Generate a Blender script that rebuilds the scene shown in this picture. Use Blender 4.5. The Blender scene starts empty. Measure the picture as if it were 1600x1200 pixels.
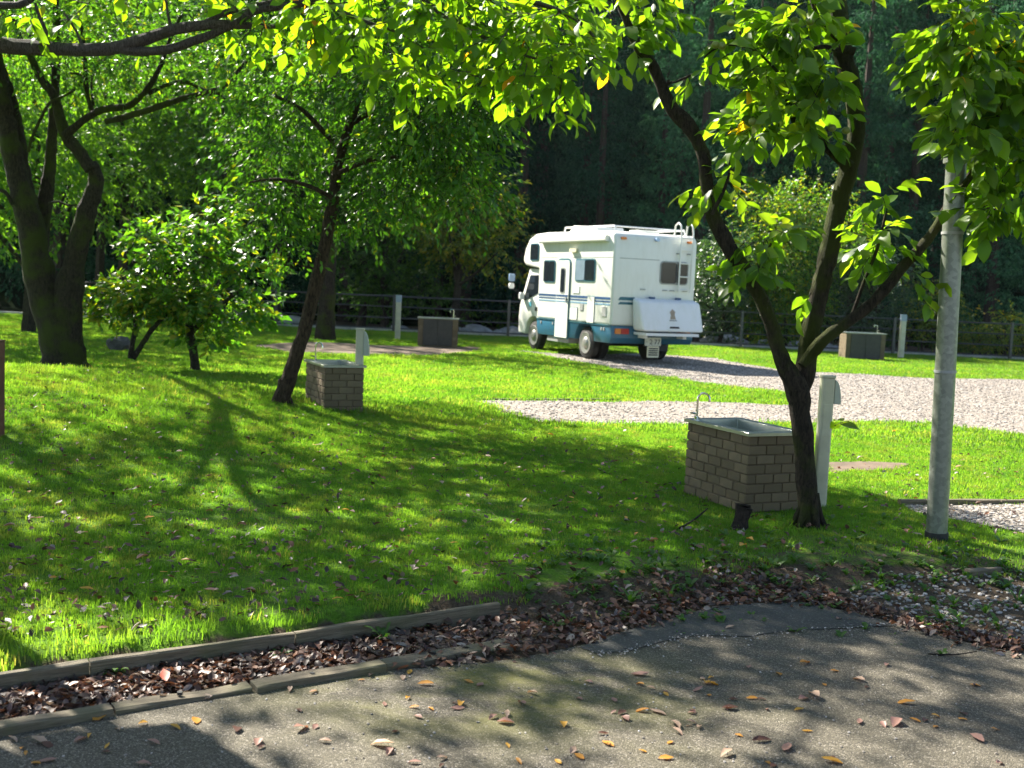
import bpy, bmesh, math, random
import numpy as np
from mathutils import Vector, Matrix, noise as mnoise

PI = math.pi
rng = np.random.default_rng(7)
random.seed(7)
S = bpy.context.scene
COL = S.collection

# ------------------------------------------------------------------ camera
F = 1700.0; CAMH = 1.60
PITCH = math.atan(155 / F); ROLL = 0.045
CP = Vector((0, 0, CAMH))
_f = Vector((0, math.cos(PITCH), -math.sin(PITCH)))
_r0 = Vector((1, 0, 0)); _u0 = _r0.cross(_f)
CR = (_r0 * math.cos(ROLL) + _u0 * math.sin(ROLL)).normalized()
CU = (_u0 * math.cos(ROLL) - _r0 * math.sin(ROLL)).normalized()
CF = _f
cam_d = bpy.data.cameras.new("camera"); cam = bpy.data.objects.new("camera", cam_d); COL.objects.link(cam)
cam.matrix_world = Matrix(((CR.x, CU.x, -CF.x, 0), (CR.y, CU.y, -CF.y, 0), (CR.z, CU.z, -CF.z, CAMH), (0, 0, 0, 1)))
cam_d.sensor_width = 36; cam_d.lens = 36 * F / 1600
cam_d.clip_start = 0.05; cam_d.clip_end = 1000
cam_d.dof.use_dof = True; cam_d.dof.focus_distance = 6.5
cam_d.dof.aperture_fstop = (cam_d.lens / 1000) / 0.011
S.camera = cam

# ------------------------------------------------------------------ light
SUN_AZ = math.radians(-46); SUN_EL = math.radians(40)
w = bpy.data.worlds.new("World"); S.world = w; w.use_nodes = True
nt = w.node_tree; nt.nodes.clear()
sky = nt.nodes.new("ShaderNodeTexSky"); sky.sky_type = 'NISHITA'; sky.sun_disc = False
sky.sun_elevation = SUN_EL; sky.sun_rotation = SUN_AZ
bg = nt.nodes.new("ShaderNodeBackground"); bg.inputs[1].default_value = 0.06
wo = nt.nodes.new("ShaderNodeOutputWorld")
nt.links.new(sky.outputs[0], bg.inputs[0]); nt.links.new(bg.outputs[0], wo.inputs[0])
sd = Vector((math.sin(SUN_AZ) * math.cos(SUN_EL), math.cos(SUN_AZ) * math.cos(SUN_EL), math.sin(SUN_EL)))
sl = bpy.data.lights.new("sun", 'SUN'); sl.energy = 5.0; sl.angle = math.radians(0.55); sl.color = (1, .94, .83)
so = bpy.data.objects.new("sun", sl); COL.objects.link(so); so.rotation_euler = sd.to_track_quat('Z', 'Y').to_euler()
S.view_settings.view_transform = 'Standard'; S.view_settings.look = 'None'
S.view_settings.exposure = 2.0; S.view_settings.gamma = 1
S.cycles.max_bounces = 8; S.cycles.transparent_max_bounces = 8
S.cycles.diffuse_bounces = 4; S.cycles.sample_clamp_indirect = 6

# ------------------------------------------------------------------ pixel helpers (only used to lay real things out in metres)
def ray(px, py):
    return (CF + CR * ((px - 800) / F) + CU * ((600 - py) / F))
def at(px, py, Y):
    d = ray(px, py); t = Y / d.y
    return CP + d * t
def gz(px, py, z=0.0):
    d = ray(px, py); t = (z - CAMH) / d.z
    return CP + d * t
def proj(P):
    v = Vector(P) - CP; dz = v.dot(CF)
    return (800 + F * v.dot(CR) / dz, 600 - F * v.dot(CU) / dz, dz)

def sstep(a, b, x):
    t = np.clip((np.asarray(x, float) - a) / (b - a), 0, 1); return t * t * (3 - 2 * t)

# lawn edge beside the road
_ep = [gz(px, py, -.03) for px, py in [(-700, 1165), (-300, 1100), (0, 1050), (200, 1021), (400, 995), (640, 956), (770, 940), (1000, 912), (1200, 893), (1400, 897), (1600, 905), (2000, 930)]]
EX = np.array([p.x for p in _ep]); EY = np.array([p.y for p in _ep])
def edge_y(x): return np.interp(x, EX, EY)
def wob(x, y, s=1.0):
    return (np.sin(x * 1.7 * s + y * .6) + np.sin(y * 1.3 * s - x * .9 + 1.3) + np.sin((x + y) * 2.9 * s + .5) * .5) / 2.5
ROADZ = -.08
def terrain(x, y):
    x = np.asarray(x, float); y = np.asarray(y, float)
    wd = .03 + .55 * sstep(-.3, .6, x)
    side = sstep(0, 1, (y - edge_y(x)) / wd + .5 * sstep(-.3, .6, x))
    A = .44 * (1 - sstep(-5.2, -.6, x))
    B = sstep(5.6, 11.0, y) * (1 - sstep(11.8, 15.5, y))
    far = sstep(34.6, 37, y)
    z = ROADZ * (1 - side) + A * B + .015 * wob(x, y) * side
    z = z - .25 * far + np.clip(y - 46, 0, None) * .62 + .25 * wob(x * .3, y * .3) * far
    return z
def tz(x, y): return float(terrain(x, y))
def gnd(px, py):
    z = 0.0
    for _ in range(25):
        p = gz(px, py, z); z = .5 * z + .5 * tz(p.x, p.y)
    return Vector((p.x, p.y, tz(p.x, p.y)))

# ------------------------------------------------------------------ materials
def mat(name):
    m = bpy.data.materials.new(name); m.use_nodes = True
    n = m.node_tree; b = n.nodes["Principled BSDF"]
    return m, n, b
def N(n, t, **kw):
    nd = n.nodes.new(t)
    for k, v in kw.items(): setattr(nd, k, v)
    return nd
def ramp(n, src, stops, interp='LINEAR'):
    r = N(n, "ShaderNodeValToRGB"); r.color_ramp.interpolation = interp
    e = r.color_ramp.elements
    while len(e) > 1: e.remove(e[0])
    e[0].position = stops[0][0]; e[0].color = (*stops[0][1], 1)
    for p, c in stops[1:]:
        x = e.new(p); x.color = (*c, 1)
    n.links.new(src, r.inputs[0]); return r.outputs[0]
def noise_tex(n, scale, detail=4, rough=.55, vec=None, dist=0):
    t = N(n, "ShaderNodeTexNoise"); t.inputs['Scale'].default_value = scale
    t.inputs['Detail'].default_value = detail; t.inputs['Roughness'].default_value = rough; t.inputs['Distortion'].default_value = dist
    if vec is not None: n.links.new(vec, t.inputs['Vector'])
    return t.outputs['Fac']
def objco(n, scale=(1, 1, 1), kind='Object'):
    c = N(n, "ShaderNodeTexCoord"); m = N(n, "ShaderNodeMapping"); m.inputs['Scale'].default_value = scale
    n.links.new(c.outputs[kind], m.inputs['Vector']); return m.outputs[0]
def worldpos(n, scale=(1, 1, 1)):
    g = N(n, "ShaderNodeNewGeometry"); m = N(n, "ShaderNodeMapping"); m.inputs['Scale'].default_value = scale
    n.links.new(g.outputs['Position'], m.inputs['Vector']); return m.outputs[0]
def mixc(n, fac, a, b, blend='MIX'):
    x = N(n, "ShaderNodeMix", data_type='RGBA', blend_type=blend)
    for i, v in ((0, fac), (6, a), (7, b)):
        if hasattr(v, 'is_linked') or hasattr(v, 'links'): n.links.new(v, x.inputs[i])
        elif isinstance(v, tuple): x.inputs[i].default_value = (*v, 1)
        else: x.inputs[i].default_value = v
    return x.outputs[2]
def bump(n, b, h, strength=.5, dist=.01):
    bp = N(n, "ShaderNodeBump"); bp.inputs['Strength'].default_value = strength; bp.inputs['Distance'].default_value = dist
    n.links.new(h, bp.inputs['Height']); n.links.new(bp.outputs[0], b.inputs['Normal'])
def plain(name, col, rough=.5, metal=0, var=.12, scale=8, bmp=0, spec=.5):
    m, n, b = mat(name)
    v = noise_tex(n, scale, 5, .6, objco(n))
    lo = tuple(c * (1 - var) for c in col); hi = tuple(min(1, c * (1 + var)) for c in col)
    n.links.new(ramp(n, v, [(.3, lo), (.7, hi)]), b.inputs['Base Color'])
    b.inputs['Roughness'].default_value = rough; b.inputs['Metallic'].default_value = metal
    b.inputs['Specular IOR Level'].default_value = spec
    if bmp: bump(n, b, noise_tex(n, scale * 6, 3, .6, objco(n)), bmp, .004)
    return m
def leaf_mat(name, stops, transl=.5, tcol=(1.5, 1.7, .6), rough=.42, spec=.5, use='tint'):
    m, n, b = mat(name)
    if use == 'tint':
        a = N(n, "ShaderNodeAttribute", attribute_name='tint'); src = a.outputs['Fac']
    else:
        a = N(n, "ShaderNodeObjectInfo"); src = a.outputs['Random']
    c = ramp(n, src, stops)
    n.links.new(c, b.inputs['Base Color']); b.inputs['Roughness'].default_value = rough; b.inputs['Specular IOR Level'].default_value = spec
    t = N(n, "ShaderNodeBsdfTranslucent")
    n.links.new(mixc(n, 1.0, c, tcol, 'MULTIPLY'), t.inputs['Color'])
    mx = N(n, "ShaderNodeMixShader"); mx.inputs[0].default_value = transl
    n.links.new(b.outputs[0], mx.inputs[1]); n.links.new(t.outputs[0], mx.inputs[2])
    n.links.new(mx.outputs[0], n.nodes["Material Output"].inputs[0])
    return m
def bark_mat(name, dark, light, moss, mossamt=.5, scale=1.0):
    m, n, b = mat(name)
    co = worldpos(n, (16 * scale, 16 * scale, 5.0 * scale))
    h = noise_tex(n, 3, 9, .75, co, .6)
    c1 = ramp(n, h, [(.38, dark), (.64, light)])
    mm = noise_tex(n, 2.2 * scale, 5, .6, worldpos(n))
    mk = ramp(n, mm, [(.62 - .3 * mossamt, (0, 0, 0)), (.75 - .3 * mossamt, (1, 1, 1))])
    c2 = mixc(n, mk, c1, mixc(n, h, tuple(x * .55 for x in moss), moss))
    n.links.new(c2, b.inputs['Base Color']); b.inputs['Roughness'].default_value = .9; b.inputs['Specular IOR Level'].default_value = .25
    bump(n, b, h, 1.0, .05)
    return m

G_STOPS = [(0, (.04, .08, .014)), (.45, (.08, .145, .018)), (.8, (.13, .18, .02)), (.985, (.18, .21, .02)), (1, (.40, .22, .02))]
M = {}
M['leaf_small'] = leaf_mat('small_glossy_leaf', [(0, (.026, .065, .016)), (.5, (.05, .125, .02)), (.85, (.10, .18, .024)), (1, (.22, .2, .02))], .5, (2.3, 2.7, .5), .38, .5)
M['leaf_big'] = leaf_mat('broad_leaf', G_STOPS, .6, (2.8, 3.0, .5), .36, .5)
M['leaf_cherry'] = leaf_mat('cherry_leaf', [(0, (.06, .12, .015)), (.5, (.085, .165, .018)), (.85, (.13, .2, .02)), (.985, (.25, .22, .02)), (1, (.55, .22, .02))], .62, (3.0, 3.0, .45), .45, .4)
M['leaf_mid'] = leaf_mat('woodland_leaf', [(0, (.03, .065, .02)), (.6, (.06, .125, .022)), (1, (.12, .19, .025))], .5, (2.0, 2.5, .6), .5, .35)
M['leaf_yellow'] = leaf_mat('yellowing_leaf', [(0, (.05, .09, .02)), (.6, (.12, .16, .02)), (1, (.3, .22, .02))], .45, (1.6, 1.9, .5), .5, .35)
M['cedar'] = leaf_mat('cedar_spray', [(0, (.024, .064, .042)), (.6, (.046, .115, .064)), (1, (.07, .16, .08))], .22, (1.0, 1.5, .9), .9, .08)
_n = M['cedar'].node_tree; _oi = N(_n, "ShaderNodeObjectInfo"); _r = ramp(_n, _oi.outputs['Random'], [(0, (.35, .42, .45)), (.5, (.85, .9, .85)), (1, (1.45, 1.5, 1.2))])
_b = _n.nodes["Principled BSDF"]; _src = _b.inputs['Base Color'].links[0].from_socket; _n.links.new(mixc(_n, 1.0, _src, _r, 'MULTIPLY'), _b.inputs['Base Color']); _b.inputs['Roughness'].default_value = .95
M['grey_leaf'] = leaf_mat('dull_shrub_leaf', [(0, (.03, .06, .03)), (.6, (.055, .10, .045)), (.93, (.09, .14, .05)), (1, (.2, .2, .03))], .35, (1.5, 1.9, .6), .35, .6)
M['bark_moss'] = bark_mat('mossy_bark', (.010, .008, .005), (.07, .052, .036), (.065, .08, .012), .5)
M['bark_dark'] = bark_mat('dark_bark', (.012, .010, .008), (.075, .06, .045), (.07, .09, .02), .12)
M['bark_red'] = bark_mat('brown_bark', (.018, .011, .007), (.11, .072, .045), (.07, .08, .02), .02)
M['bark_cedar'] = bark_mat('cedar_bark', (.03, .022, .016), (.08, .06, .045), (.05, .06, .02), .05, .5)
M['bark_grey'] = bark_mat('grey_branch_bark', (.05, .042, .036), (.22, .19, .17), (.09, .1, .04), .05, 3)

# grass blade
m, n, b = mat('grass_blade')
pn = noise_tex(n, .55, 4, .6, worldpos(n))
oi = N(n, "ShaderNodeObjectInfo")
c1 = ramp(n, pn, [(.3, (.050, .130, .016)), (.55, (.09, .185, .022)), (.75, (.15, .215, .032))])
c2 = mixc(n, ramp(n, oi.outputs['Random'], [(.86, (0, 0, 0)), (1, (.8, .8, .8))]), c1, (.22, .20, .07))
c2 = mixc(n, ramp(n, noise_tex(n, 2.6, 5, .7, worldpos(n)), [(.5, (0, 0, 0)), (.72, (.55, .55, .55))]), c2, (.17, .155, .05))
n.links.new(c2, b.inputs['Base Color']); b.inputs['Roughness'].default_value = .5; b.inputs['Specular IOR Level'].default_value = .3
t = N(n, "ShaderNodeBsdfTranslucent"); n.links.new(mixc(n, 1.0, c2, (3.0, 2.9, 1.1), 'MULTIPLY'), t.inputs[0])
mx = N(n, "ShaderNodeMixShader"); mx.inputs[0].default_value = .5
n.links.new(b.outputs[0], mx.inputs[1]); n.links.new(t.outputs[0], mx.inputs[2]); n.links.new(mx.outputs[0], n.nodes["Material Output"].inputs[0])
M['grass'] = m
# lawn soil with moss and thatch
m, n, b = mat('lawn_ground')
wp = worldpos(n)
f1 = noise_tex(n, .6, 6, .65, wp); f2 = noise_tex(n, 9, 6, .7, wp); f3 = noise_tex(n, 60, 4, .7, wp)
gr = ramp(n, f3, [(.3, (.045, .115, .012)), (.55, (.09, .20, .018)), (.75, (.15, .26, .03))])
gr = mixc(n, ramp(n, f1, [(.35, (0, 0, 0)), (.7, (.35, .35, .35))]), gr, (.16, .22, .015))
so_ = ramp(n, f3, [(.3, (.05, .035, .022)), (.7, (.13, .10, .07))])
sx = N(n, "ShaderNodeAttribute", attribute_name='soil')
k = N(n, "ShaderNodeMath", operation='ADD'); n.links.new(sx.outputs['Fac'], k.inputs[0])
sc_ = N(n, "ShaderNodeMath", operation='MULTIPLY_ADD'); n.links.new(f2, sc_.inputs[0]); sc_.inputs[1].default_value = 1.2; sc_.inputs[2].default_value = -.62
n.links.new(sc_.outputs[0], k.inputs[1])
c = mixc(n, ramp(n, k.outputs[0], [(.25, (0, 0, 0)), (.55, (1, 1, 1))]), gr, so_)
n.links.new(c, b.inputs['Base Color']); b.inputs['Roughness'].default_value = .95; b.inputs['Specular IOR Level'].default_value = .1
bump(n, b, f3, .8, .02); M['lawn'] = m
# asphalt
m, n, b = mat('worn_asphalt')
vo = N(n, "ShaderNodeTexVoronoi"); vo.inputs['Scale'].default_value = 170; n.links.new(wp_ if False else worldpos(n), vo.inputs['Vector'])
wp = worldpos(n)
a1 = noise_tex(n, 1.1, 6, .6, wp); a2 = noise_tex(n, 14, 5, .6, wp)
cc = N(n, "ShaderNodeSeparateColor"); n.links.new(vo.outputs['Color'], cc.inputs[0])
st = ramp(n, cc.outputs[0], [(0, (.06, .052, .039)), (.45, (.125, .108, .078)), (.85, (.21, .185, .138)), (1, (.38, .34, .28))])
base = mixc(n, ramp(n, vo.outputs['Distance'], [(.35, (0, 0, 0)), (.75, (1, 1, 1))]), st, (.045, .04, .03))
base = mixc(n, ramp(n, a2, [(.4, (0, 0, 0)), (.75, (.5, .5, .5))]), base, (.09, .08, .055))
# yellow-green moss patches along the verge
mo = noise_tex(n, 1.7, 5, .65, worldpos(n, (1, 1.4, 1)))
ma = N(n, "ShaderNodeAttribute", attribute_name='soil')
mk = N(n, "ShaderNodeMath", operation='MULTIPLY'); n.links.new(ma.outputs['Fac'], mk.inputs[0]); n.links.new(ramp(n, mo, [(.42, (0, 0, 0)), (.58, (1, 1, 1))]), mk.inputs[1])
base = mixc(n, mk.outputs[0], base, (.15, .15, .02))
n.links.new(base, b.inputs['Base Color']); b.inputs['Roughness'].default_value = .85; b.inputs['Specular IOR Level'].default_value = .3
bump(n, b, vo.outputs['Distance'], .7, .005); M['asphalt'] = m
# dark concrete patch
m, n, b = mat('dark_patch_concrete')
wp = worldpos(n); a1 = noise_tex(n, 4, 6, .65, wp); a2 = noise_tex(n, 90, 3, .7, wp)
c = mixc(n, ramp(n, a2, [(.56, (0, 0, 0)), (.70, (.6, .6, .6))]), ramp(n, a1, [(.3, (.028, .028, .023)), (.7, (.055, .053, .043))]), (.25, .25, .23))
n.links.new(c, b.inputs['Base Color']); b.inputs['Roughness'].default_value = .8; bump(n, b, a2, .8, .008); M['patch'] = m
# gravel
m, n, b = mat('gravel_ground')
wp = worldpos(n); vo = N(n, "ShaderNodeTexVoronoi"); vo.inputs['Scale'].default_value = 30; n.links.new(wp, vo.inputs['Vector'])
cc = N(n, "ShaderNodeSeparateColor"); n.links.new(vo.outputs['Color'], cc.inputs[0])
c = ramp(n, cc.outputs[0], [(0, (.15, .125, .10)), (.5, (.26, .225, .185)), (1, (.42, .37, .32))])
c = mixc(n, ramp(n, vo.outputs['Distance'], [(.45, (0, 0, 0)), (.8, (1, 1, 1))]), c, (.10, .085, .07))
c = mixc(n, ramp(n, noise_tex(n, 1.3, 5, .65, wp), [(.55, (0, 0, 0)), (.75, (.55, .55, .55))]), c, (.22, .18, .14))
n.links.new(c, b.inputs['Base Color']); b.inputs['Roughness'].default_value = .9; bump(n, b, vo.outputs['Distance'], .8, .02); M['gravel'] = m
m, n, b = mat('gravel_stone')
oi = N(n, "ShaderNodeObjectInfo")
n.links.new(ramp(n, oi.outputs['Random'], [(0, (.14, .12, .10)), (.5, (.27, .24, .21)), (1, (.50, .46, .42))]), b.inputs['Base Color']); b.inputs['Roughness'].default_value = .85; M['stone'] = m
M['dirt'] = plain('bare_dirt', (.13, .092, .06), .95, 0, .3, 5, .6)
M['litter'] = leaf_mat('leaf_litter', [(0, (.03, .018, .014)), (.35, (.08, .042, .03)), (.6, (.16, .08, .055)), (.78, (.24, .10, .045)), (.9, (.17, .13, .11)), (1, (.34, .28, .24))], .18, (1.3, 1.1, .8), .5, .5, 'rand')
M['fall'] = leaf_mat('fallen_leaf', [(0, (.05, .022, .016)), (.2, (.14, .06, .04)), (.4, (.34, .19, .15)), (.6, (.50, .22, .03)), (.75, (.60, .32, .04)), (.9, (.45, .38, .28)), (1, (.55, .08, .02))], .25, (1.4, 1.1, .7), .5, .5)
M['brick'] = None
m, n, b = mat('brown_concrete_brick')
oi = N(n, "ShaderNodeObjectInfo"); nz = noise_tex(n, 9, 6, .65, objco(n)); nf = noise_tex(n, 120, 3, .7, objco(n))
c = ramp(n, oi.outputs['Random'], [(0, (.13, .092, .050)), (.5, (.165, .118, .066)), (1, (.205, .150, .088))])
c = mixc(n, ramp(n, nz, [(.35, (.0, .0, .0)), (.75, (.6, .6, .6))]), c, (.10, .085, .055))
n.links.new(c, b.inputs['Base Color']); b.inputs['Roughness'].default_value = .9; bump(n, b, nf, .6, .004); M['brick'] = m
M['mortar'] = plain('grey_mortar', (.13, .098, .062), .95, 0, .2, 20)
M['steel'] = plain('brushed_steel', (.33, .35, .31), .36, .9, .1, 30)
M['chrome'] = plain('chrome', (.75, .77, .76), .12, 1, .05, 10)
M['post'] = plain('cream_painted_post', (.48, .46, .35), .45, 0, .15, 6)
M['posthood'] = plain('grey_hood', (.42, .44, .38), .5, 0, .1, 6)
M['postcap'] = plain('blue_cap', (.30, .37, .46), .5)
M['iron'] = plain('dark_iron', (.07, .07, .072), .4, .4)
M['wood_old'] = None
m, n, b = mat('weathered_timber')
g = noise_tex(n, 6, 8, .7, objco(n, (1.2, 22, 22)), .3); s = noise_tex(n, 3, 5, .6, objco(n))
c = ramp(n, g, [(.3, (.06, .048, .03)), (.55, (.16, .13, .085)), (.75, (.26, .22, .15))])
c = mixc(n, ramp(n, s, [(.5, (0, 0, 0)), (.7, (.55, .55, .55))]), c, (.10, .11, .035))
n.links.new(c, b.inputs['Base Color']); b.inputs['Roughness'].default_value = .85; bump(n, b, g, .9, .008); M['wood_old'] = m
M['redwood'] = plain('reddish_brown_paint', (.14, .05, .035), .7, 0, .25, 12, .4)
m, n, b = mat('galvanised_steel')
vo = N(n, "ShaderNodeTexVoronoi"); vo.inputs['Scale'].default_value = 40; n.links.new(objco(n), vo.inputs['Vector'])
cc = N(n, "ShaderNodeSeparateColor"); n.links.new(vo.outputs['Color'], cc.inputs[0])
st = noise_tex(n, 4, 6, .7, objco(n, (6, 6, .5)))
c = ramp(n, cc.outputs[0], [(0, (.17, .185, .16)), (1, (.26, .28, .24))])
c = mixc(n, ramp(n, st, [(.45, (0, 0, 0)), (.75, (.6, .6, .6))]), c, (.22, .25, .19))
n.links.new(c, b.inputs['Base Color']); b.inputs['Metallic'].default_value = .55; b.inputs['Roughness'].default_value = .42; M['galv'] = m
# camper paint with faint grime
def paint(name, col, grime, amt=.35, rough=.32):
    m, n, b = mat(name)
    g1 = noise_tex(n, 2.5, 6, .65, objco(n, (3, 3, .8)))
    c = mixc(n, ramp(n, g1, [(.45, (0, 0, 0)), (.8, (amt, amt, amt))]), col, grime)
    n.links.new(c, b.inputs['Base Color']); b.inputs['Roughness'].default_value = rough; b.inputs['Specular IOR Level'].default_value = .45
    return m
M['white'] = paint('cream_white_body', (.80, .80, .74), (.55, .53, .42))
M['boxwhite'] = paint('white_plastic', (.80, .80, .80), (.62, .62, .52), .4, .45)
M['blue'] = paint('teal_blue_skirt', (.03, .125, .20), (.06, .10, .11), .5)
M['teal'] = plain('teal_trim', (.03, .13, .17), .4)
M['stripe'] = plain('navy_stripe', (.02, .07, .18), .4)
M['stripe2'] = plain('pale_blue_stripe', (.16, .30, .42), .4)
M['rimgrey'] = plain('dull_wheel_metal', (.32, .32, .30), .4, .6)
M['glass'] = plain('tinted_glass', (.015, .02, .026), .06, 0, .1, 2)
M['reflect_pane'] = plain('glass_bluish_reflection', (.20, .27, .33), .08, 0, .15, 3)  # bluish reflection on the glass put into the pane colour
M['black'] = plain('black_plastic', (.018, .018, .018), .6)
M['tyre'] = plain('tyre_rubber', (.022, .021, .02), .85)
M['red'] = plain('red_lamp', (.45, .02, .015), .25); M['orange'] = plain('orange_lamp', (.65, .18, .02), .25)
M['cream'] = plain('cream_lamp', (.75, .7, .5), .3)
M['plate'] = plain('plate_white', (.6, .6, .5), .5)
M['grey'] = plain('grey_trim', (.30, .31, .30), .5)
M['mirror'] = plain('pale_blue_mirror', (.30, .42, .62), .15, .3)
M['logo'] = plain('cyan_sticker', (.10, .42, .52), .5); M['brownlogo'] = plain('brown_emblem', (.36, .28, .20), .6)
M['rock'] = plain('river_rock', (.25, .25, .24), .9, 0, .45, 2.5, .8)
M['darkrock'] = plain('dark_stone', (.07, .065, .06), .9, 0, .4, 6, .8)
M['concrete'] = plain('kerb_concrete', (.38, .37, .33), .9, 0, .2, 5, .4)
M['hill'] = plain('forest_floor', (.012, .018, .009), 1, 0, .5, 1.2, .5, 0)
M['stump'] = bark_mat('rotten_stump_wood', (.012, .010, .008), (.07, .05, .04), (.05, .06, .02), .1)

# ------------------------------------------------------------------ mesh helpers
def np_mesh(name, V, Fa, tint=None, material=None, smooth=False, attr='tint'):
    V = np.asarray(V, np.float32); me = bpy.data.meshes.new(name)
    faces = Fa if isinstance(Fa, list) else [Fa]
    faces = [np.asarray(f, np.int32) for f in faces if len(f)]
    nl = sum(f.size for f in faces); nf = sum(len(f) for f in faces)
    me.vertices.add(len(V)); me.vertices.foreach_set('co', V.ravel())
    me.loops.add(nl); me.polygons.add(nf)
    me.loops.foreach_set('vertex_index', np.concatenate([f.ravel() for f in faces]))
    ls = np.concatenate([np.full(len(f), f.shape[1]) for f in faces]); st = np.concatenate([[0], np.cumsum(ls)[:-1]])
    me.polygons.foreach_set('loop_start', st.astype(np.int32))
    try: me.polygons.foreach_set('loop_total', ls.astype(np.int32))
    except Exception: pass
    if smooth: me.polygons.foreach_set('use_smooth', np.ones(nf, bool))
    if tint is not None:
        a = me.attributes.new(attr, 'FLOAT', 'POINT'); a.data.foreach_set('value', np.asarray(tint, np.float32))
    me.update(calc_edges=True)
    if material: me.materials.append(material)
    return me
def obj(name, me, parent=None, loc=None, **props):
    o = bpy.data.objects.new(name, me); COL.objects.link(o)
    if parent: o.parent = parent
    if loc is not None: o.location = loc
    for k, v in props.items(): o[k] = v
    return o
def thing(name, label, cat, loc=(0, 0, 0), rz=0, group=None):
    o = bpy.data.objects.new(name, None); COL.objects.link(o); o.location = loc; o.rotation_euler = (0, 0, rz)
    o.empty_display_size = .1
    o['label'] = label; o['category'] = cat
    if group: o['group'] = group
    return o

class MB:
    def __init__(s): s.v = []; s.f = []
    def add(s, V, Fc):
        k = len(s.v); s.v += [tuple(p) for p in V]; s.f += [tuple(i + k for i in f) for f in Fc]; return s
    def box(s, x0, x1, y0, y1, z0, z1):
        return s.add([(x0, y0, z0), (x1, y0, z0), (x1, y1, z0), (x0, y1, z0), (x0, y0, z1), (x1, y0, z1), (x1, y1, z1), (x0, y1, z1)],
                     [(0, 3, 2, 1), (4, 5, 6, 7), (0, 1, 5, 4), (1, 2, 6, 5), (2, 3, 7, 6), (3, 0, 4, 7)])
    def prism(s, poly, axis, a0, a1):
        n = len(poly)
        def P(q, a): return {'x': (a, q[0], q[1]), 'y': (q[0], a, q[1]), 'z': (q[0], q[1], a)}[axis]
        V = [P(q, a0) for q in poly] + [P(q, a1) for q in poly]
        return s.add(V, [tuple(range(n))[::-1], tuple(range(n, 2 * n))] + [(i, (i + 1) % n, n + (i + 1) % n, n + i) for i in range(n)])
    def tube(s, pts, rad, k=8, cap=True):
        pts = [Vector(p) for p in pts]; rad = [rad] * len(pts) if isinstance(rad, (int, float)) else rad
        V = []; Fc = []; up = Vector((.12, .31, .94)); prev = None
        for i, p in enumerate(pts):
            d = (pts[min(i + 1, len(pts) - 1)] - pts[max(i - 1, 0)]).normalized()
            if prev is None:
                a = d.cross(up);
                if a.length < .2: a = d.cross(Vector((1, 0, 0)))
            else: a = prev - d * prev.dot(d)
            a.normalize(); prev = a; b_ = d.cross(a)
            for j in range(k):
                t = 2 * PI * j / k; V.append(p + (a * math.cos(t) + b_ * math.sin(t)) * rad[i])
        for i in range(len(pts) - 1):
            for j in range(k):
                Fc.append((i * k + j, i * k + (j + 1) % k, (i + 1) * k + (j + 1) % k, (i + 1) * k + j))
        if cap: Fc += [tuple(range(k))[::-1], tuple(range((len(pts) - 1) * k, len(pts) * k))]
        return s.add(V, Fc)
    def build(s, name, m, parent=None, bevel=0, smooth=False, scale=1, seg=2, **props):
        me = bpy.data.meshes.new(name); bm = bmesh.new()
        vs = [bm.verts.new([c * scale for c in p]) for p in s.v]
        for f in s.f:
            try: bm.faces.new([vs[i] for i in f])
            except ValueError: pass
        bmesh.ops.recalc_face_normals(bm, faces=bm.faces)
        if bevel:
            ed = [e for e in bm.edges if len(e.link_faces) == 2 and e.calc_face_angle(0) > .5]
            bmesh.ops.bevel(bm, geom=ed, offset=bevel * scale, segments=seg, profile=.5, affect='EDGES', clamp_overlap=True)
        if smooth:
            for f in bm.faces: f.smooth = True
            for e in bm.edges:
                if len(e.link_faces) == 2 and e.calc_face_angle(0) > .6: e.smooth = False
        bm.to_mesh(me); bm.free(); me.materials.append(m)
        return obj(name, me, parent, **props)
def rrect(cx, cy, w_, h_, r, k=4):
    P = []
    for sx, sy, a0 in ((1, 1, 0), (-1, 1, 90), (-1, -1, 180), (1, -1, 270)):
        for i in range(k + 1):
            a = math.radians(a0 + 90 * i / k); P.append((cx + sx * (w_ / 2 - r) + r * math.cos(a), cy + sy * (h_ / 2 - r) + r * math.sin(a)))
    return P
def copy_tree(o, parent=None):
    c = o.copy(); COL.objects.link(c); c.parent = parent
    for ch in o.children: copy_tree(ch, c)
    return c

# point in polygon, polygons in metres
def pip(x, y, poly):
    x = np.asarray(x); y = np.asarray(y); ins = np.zeros(x.shape, bool); j = len(poly) - 1
    for i in range(len(poly)):
        xi, yi = poly[i]; xj, yj = poly[j]
        c = ((yi > y) != (yj > y)) & (x < (xj - xi) * (y - yi) / (yj - yi + 1e-12) + xi); ins ^= c; j = i
    return ins
def gpoly(pxs, z=0.0, jit=.04, step=.25):
    P = [gz(a, b_, z) for a, b_ in pxs]; out = []
    for i, p in enumerate(P):
        q = P[(i + 1) % len(P)]; n_ = max(1, int((q - p).length / step))
        for k in range(n_):
            t = k / n_; c = p.lerp(q, t); nn = Vector((q.y - p.y, p.x - q.x, 0)).normalized()
            j = mnoise.noise(Vector((c.x * 1.7, c.y * 1.7, 3.3))) * jit * 2 + mnoise.noise(Vector((c.x * 6, c.y * 6, 9))) * jit
            c = c + nn * j; out.append((c.x, c.y))
    return out
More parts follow.
